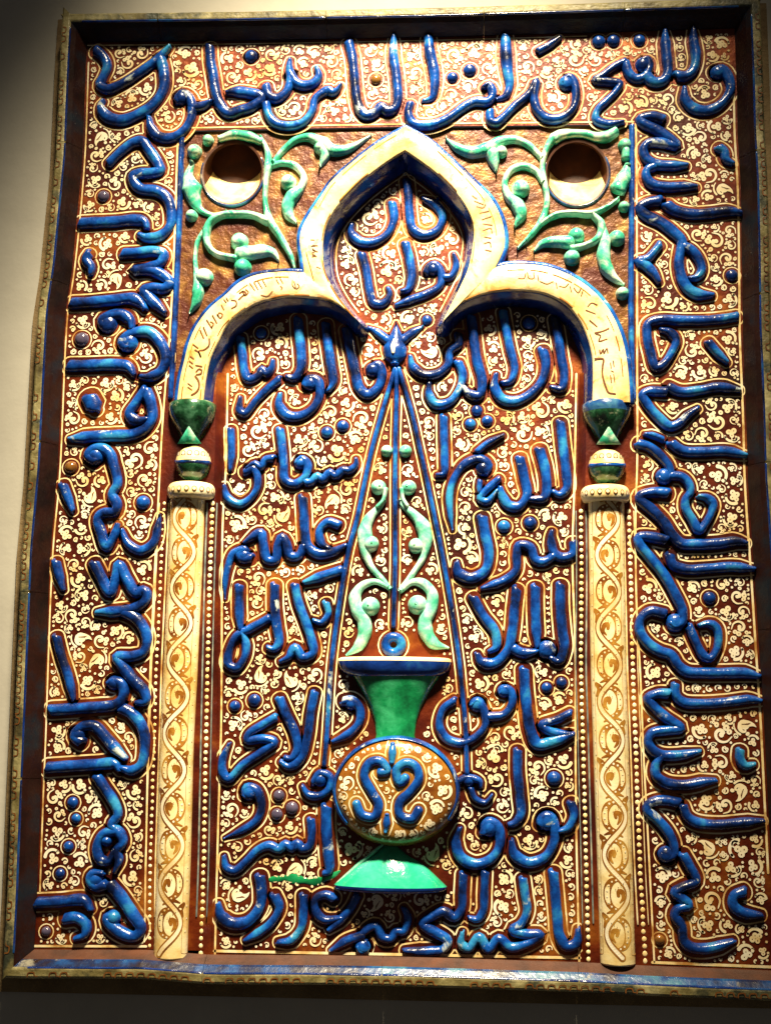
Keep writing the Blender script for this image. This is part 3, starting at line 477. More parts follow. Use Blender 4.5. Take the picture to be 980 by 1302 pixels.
def ribbon(mb, P, w, h, step=2.5, cap=1.0, fn=None):
    V, F = ribbon2(P, w, step, cap)
    mb.add([fn(x, z) if fn else (x, z, h(x, z) if callable(h) else h) for x, z in V], F)
def dome(mb, x, z, r, base, height, n=16, rz=None, power=0.5):
    V = []; F = []; rz = rz or r; K = 6
    for k in range(K):
        q = 1 - k / K
        for i in range(n):
            a = 2 * math.pi * i / n
            px, pz = x + r * q * math.cos(a), z + rz * q * math.sin(a)
            b = base(px, pz) if callable(base) else base
            V.append((px, pz, b - 1 + (height + 1) * (1 - q * q) ** power))
    b = base(x, z) if callable(base) else base
    V.append((x, z, b + height))
    for k in range(K - 1):
        for i in range(n):
            j = (i + 1) % n; F.append((k * n + i, k * n + j, (k + 1) * n + j, (k + 1) * n + i))
    for i in range(n): F.append(((K - 1) * n + i, (K - 1) * n + (i + 1) % n, K * n))
    mb.add(V, F)
def disc(mb, x, z, r, h, n=8, fn=None, sx=1.0, ang=0.0):
    ca, sa = math.cos(ang), math.sin(ang); V = []
    for i in range(n):
        a = 2 * math.pi * i / n; u, v = r * sx * math.cos(a), r * math.sin(a)
        p, q = x + u * ca - v * sa, z + u * sa + v * ca
        V.append(fn(p, q) if fn else (p, q, h))
    mb.add(V, [tuple(range(n))])
def flat(mb, loops, h):
    L = [[Vector((x, z, 0)) for x, z in lp] for lp in loops]
    tri = tessellate_polygon(L); V = [(v.x, v.y, h) for lp in L for v in lp]
    F = []
    for a, b, c in tri:
        A, B, D = V[a], V[b], V[c]
        cr = (B[0] - A[0]) * (D[1] - A[1]) - (B[1] - A[1]) * (D[0] - A[0])
        F.append((a, b, c) if cr > 0 else (a, c, b))
    mb.add(V, F)
def lathe(mb, prof, cx, base, depth=1.0, n=24, lean=0.0):
    """half turned relief: prof = [(z, r)], standing out of the ground"""
    V = []; F = []
    for z, r in prof:
        for i in range(n + 1):
            a = math.pi * i / n
            V.append((cx + r * math.cos(a), z, base + depth * r * math.sin(a)))
    for k in range(len(prof) - 1):
        for i in range(n):
            a = k * (n + 1) + i; F.append((a, a + 1, a + n + 2, a + n + 1))
    mb.add(V, F)
def resample(P, n, straight=False):
    P = np.array(P, float)
    if not straight: P, _ = curve(P, 1.0, 2.0)
    d = np.concatenate([[0], np.cumsum(np.hypot(*np.diff(P, axis=0).T))]); t = np.linspace(0, d[-1], n)
    return np.stack([np.interp(t, d, P[:, 0]), np.interp(t, d, P[:, 1])], 1)
def xat(P, z):
    P = np.array(P); o = np.argsort(P[:, 1]); return float(np.interp(z, P[o, 1], P[o, 0]))
def zat(P, x):
    P = np.array(P); o = np.argsort(P[:, 0]); return float(np.interp(x, P[o, 0], P[o, 1]))
def empty(name, loc, parent=None):
    o = bpy.data.objects.new(name, None); C.objects.link(o); o.empty_display_size = 0.05
    o.location = loc
    if parent: o.parent = parent
    return o
def tag(o, label, cat): o['label'] = label; o['category'] = cat; return o

E = {k: xy(v) for k, v in EDGE.items()}
HF, HS, HA = -12.0, -4.0, 24.0          # niche field, spandrel ground, arch face

# ------------------------------------------------------------------ wall
wm = MB(); flat(wm, [[(-1500, -1200), (1500, -1200), (1500, 2400), (-1500, 2400)], [(-445, 20), (-405, 1215), (405, 1215), (445, 20)]], -22)
wall = wm.build('wall', 'wall', None, False, 'structure')

# ------------------------------------------------------------------ the panel
panel = empty('prayer_niche_panel', (0, 0, 0))
tag(panel, 'glazed relief tile panel with pointed arch, columns, hanging lamp and cobalt blue inscriptions', 'tile panel')

left, right_, top, bottom = E['left'], E['right'], E['top'], E['bottom']
LE = lambda z: xat(left, z)
RE = lambda z: xat(right_, z)
band_poly = list(reversed(left)) + top[1:-1] + right_ + [p for p in reversed(bottom) if p[0] > E['br'][-1][0] + 2][1:] + list(reversed(E['br'])) + [E['tl'][1]] + E['bl'] + [p for p in reversed(bottom) if p[0] < E['bl'][-1][0] - 2][:-1]
m = MB(); flat(m, [band_poly], 0.0); band = m.build('inscription_band', 'ground', panel, False)

# niche field, under the arch
def midline(a, b): 
    A = resample(E[a], 40); B = resample(E[b], 40); return (A * 0.35 + B * 0.65)
ml, mm_, mr = midline('ol', 'il'), midline('om', 'im'), midline('orr', 'ir')
nl, nr = E['nl'], E['nr']
field_poly = [tuple(p) for p in reversed(nl[1:])] + [(nl[1][0] - 6, nl[1][1])] + [tuple(p) for p in ml[4:-1]] + [tuple(p) for p in mm_[:]] + [tuple(p) for p in mr[1:-4]] + [(nr[1][0] + 6, nr[1][1])] + [tuple(p) for p in nr[1:]]
m = MB(); flat(m, [field_poly], HF); field = m.build('niche_field', 'ground', panel, False)

# beds beside the niche that carry the columns, with slanting reveals
for side, (edge, ne, sg) in {'l': ('bl', nl, 1), 'r': ('br', nr, -1)}.items():
    inner = [(x - sg * 9, z) for x, z in ne[1:]]
    ed = [p for p in E[edge] if p[1] < ne[1][1] + 30]
    ztop = ne[1][1]
    ed = [(xat(E[edge], ztop), ztop)] + [p for p in ed if p[1] < ztop]
    zb = min(ed[-1][1], inner[-1][1])
    m = MB(); flat(m, [ed + [(inner[-1][0], ed[-1][1])] + list(reversed(inner))], 0.0)
    bed = m.build('column_bed', 'ground', panel, False)
    m = MB(); A = resample(inner, 30, True); B = resample(ne[1:], 30, True)
    m.add([(x, z, 0.0) for x, z in A] + [(x, z, HF) for x, z in B], [(i, i + 1, i + 31, i + 30) for i in range(29)])
    m.build('reveal', 'ground', panel, False)
# lower sill of the field
m = MB(); A = [(nl[-1][0] - 9, nl[-1][1] - 9), (nr[-1][0] + 9, nr[-1][1] - 9)]
m.add([(nl[-1][0], nl[-1][1], HF), (nr[-1][0], nr[-1][1], HF), (A[1][0], A[1][1], 0.5), (A[0][0], A[0][1], 0.5)], [(0, 1, 2, 3)])
m.build('sill', 'ground', panel, False)

# spandrels with round sockets
def ellipse(cx, cz, rx, rz, n=48): return [(cx + rx * math.cos(2 * math.pi * i / n), cz + rz * math.sin(2 * math.pi * i / n)) for i in range(n)]
apex = E['om'][9]
outL = [tuple(p) for p in ml] + [tuple(p) for p in mm_[:20]]
outR = [tuple(p) for p in mm_[20:]] + [tuple(p) for p in mr]
spand = []
for key, outline, vs, sgn in (('socket_l', outL, E['vl'], 1), ('socket_r', outR, E['vr'], -1)):
    cx, cz = KEY[key]
    rx, rz = 40.5, 44.5
    vv = [(x - sgn * 2, z) for x, z in vs]
    tlz = lambda x: zat(E['tl'], x)
    if sgn == 1: poly = [(vv[0][0], tlz(vv[0][0])), ] + vv[1:] + outline + [(outline[-1][0], tlz(outline[-1][0]))]
    else: poly = [(vv[0][0], tlz(vv[0][0])), ] + vv[1:] + list(reversed(outline)) + [(outline[0][0], tlz(outline[0][0]))]
    m = MB(); flat(m, [poly, ellipse(cx, cz, rx, rz)], HS); sp = m.build('spandrel', 'spandrel', panel, False); spand.append(sp)
    # socket: a deep hole, its shade coloured in brown; sloping lower lip coloured cream as lit
    n = 48; V = []
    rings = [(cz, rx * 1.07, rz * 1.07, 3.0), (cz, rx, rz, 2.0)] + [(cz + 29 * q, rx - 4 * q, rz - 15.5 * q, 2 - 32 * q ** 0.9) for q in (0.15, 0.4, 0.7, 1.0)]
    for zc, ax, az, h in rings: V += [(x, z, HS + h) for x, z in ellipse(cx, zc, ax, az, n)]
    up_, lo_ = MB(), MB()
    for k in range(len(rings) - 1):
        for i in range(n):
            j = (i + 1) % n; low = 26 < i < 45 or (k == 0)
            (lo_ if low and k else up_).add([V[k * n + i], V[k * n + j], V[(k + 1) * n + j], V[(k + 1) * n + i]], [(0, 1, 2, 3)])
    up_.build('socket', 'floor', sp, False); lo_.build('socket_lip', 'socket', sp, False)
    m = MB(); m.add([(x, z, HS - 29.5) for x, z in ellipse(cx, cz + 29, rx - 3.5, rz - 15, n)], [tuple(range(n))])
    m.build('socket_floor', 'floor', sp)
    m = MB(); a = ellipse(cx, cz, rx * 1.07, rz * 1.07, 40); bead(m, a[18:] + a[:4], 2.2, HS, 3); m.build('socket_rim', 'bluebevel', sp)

# arch
m = MB()
prof = [(0.0, 17), (0.03, 22), (0.08, HA), (0.5, HA + 0.6), (0.93, HA), (0.98, HA - 1.5), (1.0, HA - 4)]
secs = (('ol', 'il', 60), ('om', 'im', 110), ('orr', 'ir', 60))
bev = MB(); skirt = MB()
rail_in = []
for oa, ia, n in secs:
    if oa == 'om':
        O = np.vstack([resample(E['om'][:10], n // 2 + 1), resample(E['om'][9:], n // 2 + 1)[1:]])
        ki = 11
        I = np.vstack([resample(E['im'][:ki + 1], n // 2 + 1), resample(E['im'][ki:], n // 2 + 1)[1:]])
    else: O = resample(E[oa], n); I = resample(E[ia], n)
    n = len(O); V = []; F = []
    for (ox, oz), (ix, iz) in zip(O, I):
        for t, h in prof: V.append((ox + (ix - ox) * t, oz + (iz - oz) * t, h))
    k = len(prof)
    for i in range(n - 1):
        for j in range(k - 1): a = i * k + j; F.append((a, a + k, a + k + 1, a + 1))
    m.add(V, F)
    # intrados
    T = tangents(I); N = np.stack([-T[:, 1], T[:, 0]], 1)
    ctr = {'ol': np.array((-190.0, 640.0)), 'om': np.array((0.0, 870.0)), 'orr': np.array((180.0, 640.0))}[oa]
    sg = np.sign(np.sum((ctr - I) * N, 1).mean()); N *= sg
    steps = [(0, HA - 4), (1.0, HA - 8), (4.5, 10), (8, 0), (11, HF - 1)]
    V = [(x + nx * d, z + nz * d, h) for (x, z), (nx, nz) in zip(I, N) for d, h in steps]; k = len(steps); F = []
    for i in range(n - 1):
        for j in range(k - 1): a = i * k + j; F.append((a, a + 1, a + k + 1, a + k))
    bev.add(V, F); rail_in.append((I, N))
    V = [(x, z, h) for x, z in O for h in (17.5, HS - 2)]; skirt.add(V, [(2 * i, 2 * i + 2, 2 * i + 3, 2 * i + 1) for i in range(n - 1)])
for (Ia, Na), (Ib, Nb) in ((rail_in[0], rail_in[1]), (rail_in[1], rail_in[2])):   # close the cusps
    p = Ia[-1]; a0 = math.atan2(Na[-1][1], Na[-1][0]); a1 = math.atan2(Nb[0][1], Nb[0][0])
    da = (a1 - a0 + math.pi) % (2 * math.pi) - math.pi
    q = 8; V = []
    for i in range(q + 1):
        a = a0 + da * i / q
        for d, h in steps: V.append((p[0] + math.cos(a) * d, p[1] + math.sin(a) * d, h))
    k = len(steps); bev.add(V, [(i * k + j, i * k + j + 1, (i + 1) * k + j + 1, (i + 1) * k + j) for i in range(q) for j in range(k - 1)])
arch = m.build('arch', 'arch', panel)
bev.build('intrados', 'navy', arch); skirt.build('extrados', 'navy', arch)
for key in ('ol', 'om', 'orr'):
    m = MB(); P = E[key]
    if key == 'om':
        bead(m, P[:10], 4.2, 13, 9, power=0.6); bead(m, P[9:], 4.2, 13, 9, power=0.6)
    else: bead(m, P, 5.0, 13, 9, power=0.6)
    m.build('arch_moulding', 'cobalt', arch)
m = MB()
for w, p in SCRIPT: ribbon(m, xy(p), max(0.7, w * 0.6), HA + 0.9, 2.0)
m.build('arch_script', 'ink', arch, False, 'stuff')
m = MB()      # amber line inside the moulding
for key, ik in (('ol', 'il'), ('om', 'im'), ('orr', 'ir')):
    n = 80
    if key == 'om': O = np.vstack([resample(E['om'][:10], 40), resample(E['om'][9:], 40)]); I = np.vstack([resample(E['im'][:12], 40), resample(E['im'][11:], 40)])
    else: O = resample(E[key], n); I = resample(E[ik], n)
    for t in (0.20, 0.9):
        P = O + (I - O) * t
        for s in range(0, len(P) - 8, 8):
            if rng.random() < 0.75: ribbon(m, [tuple(q) for q in P[s:s + int(rng.integers(5, 9))]], float(rng.uniform(0.4, 0.9)), HA + 0.75, 3)
m.build('arch_line', 'ochre', arch, False, 'stuff')
for vk in ('vl', 'vr'):
    m = MB(); bead(m, E[vk], 4.0, HS, 8, power=0.6); m.build('spandrel_moulding', 'cobalt', spand[0 if vk == 'vl' else 1])

# ------------------------------------------------------------------ letters, outlines and dots
GRID_X0, GRID_Z0, GW, GH = -520, -40, 1040, 1320
DIST = np.full((GH, GW), 60.0)
gx, gz = np.meshgrid(np.arange(GW) + GRID_X0, np.arange(GH) + GRID_Z0)
def stamp(x, z, r):
    R = int(r + 26); i0, i1 = max(0, int(z - GRID_Z0) - R), min(GH, int(z - GRID_Z0) + R); j0, j1 = max(0, int(x - GRID_X0) - R), min(GW, int(x - GRID_X0) + R)
    if i1 <= i0 or j1 <= j0: return
    s = DIST[i0:i1, j0:j1]; np.minimum(s, np.hypot(gx[i0:i1, j0:j1] - x, gz[i0:i1, j0:j1] - z) - r, out=s)
lines = {'b': (MB(), MB()), 'n': (MB(), MB())}
par = {'b': band, 'n': field}
def pen(P, w):      # reed-pen swelling: strokes run thin along the pen's edge and broad across it
    Q, Wd = curve(P, w, 3.0); T = tangents(Q)
    f = 0.82 + 0.30 * np.abs(T[:, 0] * math.sin(1.05) - T[:, 1] * math.cos(1.05))
    f = np.convolve(np.pad(f, 3, mode='edge'), np.ones(7) / 7, 'valid')
    e = np.ones(len(f)); n = min(7, len(f) // 2); e[-n:] = np.linspace(1, 0.5, n)
    return [tuple(q) for q in Q], list(Wd * f * e)
for g, strokes, heads in LETTERS:
    base = 0.0 if g == 'b' else HF
    hgt = 8.8 if g == 'b' else 7.6
    m = MB()
    for w, p in strokes:
        tapered = isinstance(w, list)
        P, wl = pen(xy(p), w)
        Q, Wd = bead(m, P, [a * 0.86 for a in wl], base, hgt * float(rng.uniform(.93, 1.05)), 3.0, 0.7, 0.4, tapered, 0.03,
                     (float(rng.uniform(0.2, 0.7)) * (1 if P[0][1] > P[-1][1] else -1), float(rng.uniform(-.4, .4))))
        jit = rng.uniform(-0.6, 0.6)
        ribbon(lines[g][0], P, [a + 4.4 + jit for a in wl], base + 0.25, 3.0, 0.8)
        ribbon(lines[g][1], P, [a + 2.4 + jit for a in wl], base + 0.5, 3.0, 0.8)
        for (x, z), ww in zip(Q, Wd): stamp(x, z, ww + 5.2)
    for x, z, rr in heads:
        dome(m, x, z, rr, base, hgt * 1.06, 18, power=0.45); stamp(x, z, rr + 4)
        ribbon(lines[g][0], [(x - 0.01, z), (x + 0.01, z)], rr + 4.2, base + 0.25); disc(lines[g][1], x, z, rr + 2.2, base + 0.5, 20)
    m.build('letter', 'cobalt', par[g])
for g, c, x, z, r in DOTS:
    base = 0.0 if g == 'b' else HF
    m = MB(); dome(m, x, z, r, base, r * 0.75); m.build('dot', {'b': 'cobalt', 'g': 'gold', 'p': 'purple'}[c], par[g])
    ribbon(lines[g][0], [(x - 0.01, z), (x + 0.01, z)], r + 3.4, base + 0.25, 3, 1.0)
    disc(lines[g][1], x, z, r + 1.9, base + 0.5, 20)
    lines[g][0].v = lines[g][0].v[:]
    stamp(x, z, r + 3.5)

# ------------------------------------------------------------------ hanging lamp
rx, rz_ = KEY['rim']
lampE = MB()
zr = rz_
lathe(lampE, [(zr - 13, 57), (zr - 30, 45), (zr - 52, 33), (zr - 72, 26.5), (zr - 88, 24.5), (zr - 97, 27)], rx + 2, HF, 0.42)
lamp = lampE.build('hanging_lamp', 'emerald', panel)
m = MB(); lathe(m, [(zr + 7, 71), (zr + 4, 72.5), (zr - 6, 70), (zr - 12, 63), (zr - 15, 55)], rx, HF, 0.42); m.build('lamp_rim', 'navy', lamp)
m = MB(); lathe(m, [(zr + 4.2, 72.7), (zr + 7.5, 72.3), (zr + 9, 69), (zr + 9.5, 20), (zr + 9.5, 1)], rx, HF, 0.42); m.build('lamp_lip', 'cream', lamp)
bx, bz = KEY['body']; BRX, BRZ = 80.0, 68.0
def bodyh(x, z):
    q = ((x - bx) / BRX) ** 2 + ((z - bz) / BRZ) ** 2
    return HF + 32 * math.sqrt(max(0.0, 1 - min(1.0, q) ** 4))
V = []; F = []; n = 56; K = 14
for k in range(K):
    q = math.sin((1 - k / K) * math.pi / 2)
    for i in range(n):
        a = 2 * math.pi * i / n; x, z = bx + BRX * q * math.cos(a), bz + BRZ * q * math.sin(a)
        V.append((x, z, bodyh(x, z) if k else HF - 1))
V.append((bx, bz, bodyh(bx, bz)))
for k in range(K - 1):
    for i in range(n): j = (i + 1) % n; F.append((k * n + i, k * n + j, (k + 1) * n + j, (k + 1) * n + i))
for i in range(n): F.append(((K - 1) * n + i, (K - 1) * n + (i + 1) % n, K * n))
m = MB(); m.add(V, F); m.build('lamp_body', 'body', lamp)
m = MB(); a = ellipse(bx, bz, BRX * 0.965, BRZ * 0.965, 48); bead(m, a[44:] + a[:30], 2.6, lambda x, z: bodyh(bx + (x - bx) * .98, bz + (z - bz) * .98), 3); m.build('lamp_band', 'cobalt', lamp)
for w, p in SMOTIF:
    m = MB(); bead(m, xy(p), w, bodyh, 5.5, rel=isinstance(w, list)); m.build('lamp_scroll', 'cobalt', lamp)
bl_ = (MB(), MB())
for w, p in SMOTIF:
    ad = lambda d: [a + d for a in w] if isinstance(w, list) else w + d
    ribbon(bl_[0], xy(p), ad(4.0), lambda x, z: bodyh(x, z) + 0.35, 2.5); ribbon(bl_[1], xy(p), ad(2.2), lambda x, z: bodyh(x, z) + 0.6, 2.5)
bl_[0].build('lamp_outline', 'outline', lamp, False, 'stuff'); bl_[1].build('lamp_ground', 'body', lamp, False, 'stuff')
fx, fz = KEY['footB']; fz2 = KEY['footT'][1]
m = MB(); lathe(m, [(fz2 + 2, 8), (fz2 - 8, 20), (fz2 - 20, 42), (fz - 2, 66), (fz - 6, 70)], fx, HF, 0.42); m.build('lamp_foot', 'teal', lamp)
m = MB(); lathe(m, [(fz - 6, 70.2), (fz - 9, 70.5), (fz - 12, 66), (fz - 14, 40), (fz - 15, 4)], fx, HF, 0.42); m.build('foot_rim', 'navy', lamp)
for t in np.linspace(-1, 1, 21): stamp(rx + 72 * t, zr, 12)
for t in np.linspace(0, 1, 12): stamp(rx + 2, zr - 15 - t * 80, 60 - 34 * t)
for i, (x, z) in enumerate(ellipse(bx, bz, BRX - 12, BRZ - 12, 60)): stamp(x, z, 15)
for q in (0.2, 0.5, 0.7):
    for x, z in ellipse(bx, bz, BRX * q, BRZ * q, 40): stamp(x, z, 14)
for t in np.linspace(-1, 1, 15): stamp(fx + 66 * t, fz - 2 + (1 - abs(t)) * 18, 12 + 12 * (1 - abs(t)))
for c in CHAINS:
    m = MB(); P = xy(c); bead(m, P, 3.4, HF, 7, power=0.6); m.build('chain', 'cobalt', lamp)
    ribbon(lines['n'][0], P, 7.4, HF + 0.25); ribbon(lines['n'][1], P, 5.6, HF + 0.5)
    Q, _ = curve(P, 1, 4)
    for x, z in Q: stamp(x, z, 8)
kx, kz = KEY['ring']
m = MB(); V = []; F = []; n = 28
for i in range(n):
    a = 2 * math.pi * i / n
    for j in range(9):
        b = math.pi * j / 8; rr = 10.2 + 6.3 * math.cos(b); V.append((kx + rr * math.cos(a), kz + rr * math.sin(a), HF - 1 + 9.5 * math.sin(b) ** 0.7))
for i in range(n):
    for j in range(8): k = (i + 1) % n; F.append((i * 9 + j, k * 9 + j, k * 9 + j + 1, i * 9 + j + 1))
m.add(V, F); m.build('ring', 'cobalt', lamp)
ribbon(lines['n'][0], [(kx - .01, kz), (kx + .01, kz)], 20.5, HF + .25); disc(lines['n'][1], kx, kz, 18.6, HF + .5, 24); stamp(kx, kz, 21)
tx, tz = KEY['fin']
m = MB(); bead(m, [(tx, tz - 20), (tx, tz - 14), (tx, tz), (tx + 1, tz + 14), (tx + 1, tz + 34)], [7, 14.5, 16, 10.5, 1.2], HF, 11, rel=True); m.build('finial', 'cobalt', lamp)
m = MB(); bead(m, [(tx - 2, tz - 9), (tx - 2, tz), (tx - 1, tz + 10)], [2.5, 4.0, 0.8], HF + 9.5, 3); m.build('finial_eye', 'cream', lamp)
for s in (-1, 1):
    m = MB(); P = [(tx + s * 9, tz + 10), (tx + s * 24, tz + 22), (tx + s * 37, tz + 30)]; bead(m, P, [7, 6, 2], HF, 7, rel=True); m.build('finial_leaf', 'cobalt', lamp)
    ribbon(lines['n'][0], P, [11, 10, 6], HF + .25); ribbon(lines['n'][1], P, [9, 8, 4], HF + .5)
    for x, z in P: stamp(x, z, 9)
P = [(tx, tz - 20), (tx, tz), (tx + 1, tz + 14), (tx + 1, tz + 36)]
ribbon(lines['n'][0], P, [15, 21, 16, 5], HF + .25); ribbon(lines['n'][1], P, [13, 19, 14, 3], HF + .5)
for (x, z), r in zip(P, (15, 21, 16, 6)): stamp(x, z, r)

m = MB(); bead(m, [(-158, 89), (-133, 91), (-104, 88), (-84, 94), (-72, 101)], [3, 6, 5, 4, 1.5], HF + 0.2, 1.0, wob=0.25); m.build('glaze_run', 'emerald', lamp)
m = MB(); bead(m, [(fx - 66, fz - 4), (fx - 38, fz + 20), (fx - 10, fz2 + 4)], [1.5, 2.8, 2.0], lambda x, z: HF + 0.55 * math.sqrt(max(0, 66 ** 2 - (x - fx) ** 2)) * 0.12, 5); m.build('foot_ridge', 'pale', lamp)
# green scrolls
for i, (g, w, p) in enumerate(SCROLLS):
    P = xy(p); base = HF if g == 'fg' else HS
    par_ = lamp if g == 'fg' else spand[0 if np.mean([q[0] for q in P]) < 0 else 1]
    m = MB(); bead(m, P, [a * 1.12 for a in w], base, (9 if g == 'fg' else 12), 2.5, 0.7, 0.6, True)
    m.build('scroll', 'pale' if g == 'fg' else 'green', par_)
    Q, Wd = curve(P, w, 4)
    if g == 'fg':
        for (x, z), r in zip(Q, Wd): stamp(x, z, r + 3)
for i, (g, x, z, r) in enumerate(BALLS):
    base = HF if g == 'fg' else HS
    par_ = lamp if g == 'fg' else spand[0 if x < 0 else 1]
    m = MB(); dome(m, x, z, r, base, (r * 0.55 + 5 if g == 'fg' else r * 0.6 + 7)); m.build('bud', 'pale' if g == 'fg' else 'green', par_)
    if g == 'fg':
        stamp(x, z, r + 3)
        if 1 < i: m = MB(); dome(m, x + random.choice((-2, 2)), z, 1.9, base + r * 0.55 + 4.2, 1.2, 10); m.build('bud_eye', 'emerald', lamp)

# ------------------------------------------------------------------ columns
def column(path, capk, ballk, ringk, side):
    P = resample(E[path], 90); R = np.linspace(23, 21, 90)
    n = 22; V = []; F = []
    for (x, z), r in zip(P, R):
        for i in range(n + 1): a = math.pi * i / n; V.append((x + r * math.cos(a), z, r * 0.75 * math.sin(a)))
    for k in range(89):
        for i in range(n): a = k * (n + 1) + i; F.append((a, a + 1, a + n + 2, a + n + 1))
    m = MB(); m.add(V, F); shaft = m.build('column', 'shaft', panel)
    L0 = np.concatenate([[0], np.cumsum(np.hypot(*np.diff(P, axis=0).T))])
    def on(u, s, lift=0.45):       # across the shaft (mm of arc from its crown), down the shaft
        x = np.interp(s, L0, P[:, 0]); z = np.interp(s, L0, P[:, 1]); r = np.interp(s, L0, R)
        a = u / r; return (x + (r + lift) * math.sin(a), z, (r + lift) * 0.75 * math.cos(a) + 0.25 * lift)
    cr = MB(); dk = MB(); per = 92.0; tot = L0[-1]
    f = lambda u, s: on(u, s); f2 = lambda u, s: on(u, s, 0.85)
    sg = 1 if side == 'l' else -1; k = 0; oc = MB(); g1 = lambda u, s: on(u, s, 0.25)
    for e in (-1, 1): ribbon(oc, [(e * (25.5 if e == 1 else 27.5), s) for s in np.arange(2, tot - 2, 12.0)], 8.5 if e == 1 else 6.5, 0, 6, 0.2, g1)
    wave = [(sg * 14.5 * math.cos(math.pi * (s - 25) / 46 + math.pi), s) for s in np.arange(3, tot - 3, 5.0)]
    ribbon(oc, wave, 4.3, 0, 3, 1, lambda u, s: on(u, s, 0.34)); ribbon(cr, wave, 2.3, 0, 3, 1, lambda u, s: on(u, s, 0.5))
    q = 2.0
    j = lambda a, v=.7: a + rng.uniform(-v, v)
    while q < tot - 30:
        d = sg if k % 2 == 0 else -sg; c = q + 23; rr = 12.5
        arcp = lambda r0, a0, a1, n: [(d * r0 * math.cos(t), c + r0 * 1.35 * math.sin(t)) for t in np.linspace(a0, a1, n)]
        ribbon(oc, arcp(j(12.5), -1.9, 1.75, 12), [.9, 2.4, 3.6, 4.4, 4.9, 5.2, 5.2, 4.9, 4.2, 3.4, 2.4, .8], 0, 2.5, 1, g1)      # gold crescent
        ribbon(oc, [(-d * j(3.5), c + 9), (-d * j(7), c + 4), (-d * j(6), c - 3), (-d * j(1.5), c - 4), (-d * j(2), c + 1)], [.9, 2.2, 3.0, 2.7, 2.0], 0, 2, 1, g1)
        ribbon(oc, [(-d * j(19), c - 22), (-d * j(14), c - 17), (-d * j(18), c - 8)], [2.6, 4.4, 1.6], 0, 2, 1, g1)
        ribbon(oc, [(-d * j(13), c - 24), (-d * j(3), c - 27), (d * j(9), c - 22)], [.8, 2.6, .9], 0, 2, 1, g1)
        for t in np.linspace(-1.5, 1.4, 8): disc(cr, d * 12.5 * math.cos(t), c + 12.5 * 1.35 * math.sin(t), j(1.3, .2), 0, 7, f)
        for e in range(5): disc(dk, -d * (11 - 3.2 * e), c - 15 + 2.2 * e, 0.6, 0, 6, f2)
        for e in range(6): disc(cr, (-1 if e % 2 else 1) * j(24, 1.5), c - 20 + 7.5 * e, j(1.2, .3), 0, 6, f)
        q += 46; k += 1
    oc.build('painted_scroll', 'ochre', shaft, False, 'stuff')
    cr.build('painted_vine', 'cream', shaft, False, 'stuff'); dk.build('painted_dots', 'ink', shaft, False, 'stuff')
    cx, cz = KEY[capk]
    m = MB(); lathe(m, [(cz + 6, 2), (cz + 5, 28), (cz + 2, 31.5), (cz - 5, 31.5), (cz - 9, 30.5)], cx, 0, 0.95); m.build('capital_slab', 'bluebevel' if side == 'r' else 'darkgreen', shaft)
    m = MB(); lathe(m, [(cz - 8, 30.5), (cz - 13, 30), (cz - 22, 26), (cz - 32, 20), (cz - 42, 14), (cz - 51, 9)], cx, 0, 0.95); m.build('capital', 'darkgreen', shaft)
    m = MB()
    V = [(cx, cz - 30, 19.5), (cx - 7, cz - 41, 17), (cx - 16, cz - 53, 12), (cx + 16, cz - 53, 12), (cx + 7, cz - 41, 17), (cx, cz - 52, 20)]
    m.add(V, [(0, 1, 5), (1, 2, 5), (0, 5, 4), (4, 5, 3), (2, 3, 5)]); m.build('capital_leaf', 'green', shaft)
    bx_, bz_ = KEY[ballk]
    pr = [(bz_ + 24 * math.sin(t), 23.5 * math.cos(t)) for t in np.linspace(math.radians(80), math.radians(2), 12)]
    m = MB(); lathe(m, pr, bx_, 0, 1.1); m.build('capital_ball', 'shaft', shaft)
    pr = [(bz_ + 24 * math.sin(t), 23.7 * math.cos(t)) for t in np.linspace(math.radians(2), math.radians(-80), 12)]
    m = MB(); lathe(m, pr, bx_, 0, 1.1); m.build('ball_glaze', 'darkgreen', shaft)
    m = MB(); bead(m, [(bx_ + 23 * math.sin(a), bz_ + 1 - 3 * math.cos(a)) for a in np.linspace(-1.4, 1.4, 15)], 2.4, lambda x, z: 25.0 * math.sqrt(max(0, 1 - ((x - bx_) / 24.5) ** 2)), 1.5); m.build('ball_band', 'cobalt', shaft)
    dd = MB(); d2 = MB()
    for a in np.linspace(-1.25, 1.25, 7):
        r = 21.8; X = bx_ + r * math.sin(a); Y = 24.6 * math.cos(a)
        for mbb, rr, lift in ((d2, 3.6, 0.2), (dd, 2.6, 0.7)):
            V = [(X + rr * math.cos(t) * math.cos(a), bz_ + 10 + rr * math.sin(t) , Y - rr * math.cos(t) * math.sin(a) * 1.1 + lift) for t in np.linspace(0, 2 * math.pi, 11)[:-1]]
            mbb.add(V, [tuple(range(10))])
    d2.build('ball_ringlets', 'ink', shaft, False, 'stuff'); dd.build('ball_dots', 'cream', shaft, False, 'stuff')
    kx, kz = KEY[ringk]
    pr = [(kz + 10.5 * math.sin(t), 25 + 6.5 * math.cos(t)) for t in np.linspace(math.radians(90), math.radians(-90), 12)]
    m = MB(); lathe(m, [(kz + 10.5, 2)] + pr + [(kz - 10.5, 2)], kx, 0, 0.95); m.build('column_ring', 'shaft', shaft)
    d2 = MB(); dd = MB()
    for a in np.linspace(-1.3, 1.3, 9):
        X = kx + 31.2 * math.sin(a); Y = 31.2 * .95 * math.cos(a) + .4
        for mbb, rr, lift in ((d2, 3.4, 0.2), (dd, 2.3, 0.7)):
            mbb.add([(X + rr * math.cos(t) * math.cos(a), kz + rr * math.sin(t), Y - rr * math.cos(t) * math.sin(a) + lift) for t in np.linspace(0, 2 * math.pi, 11)[:-1]], [tuple(range(10))])
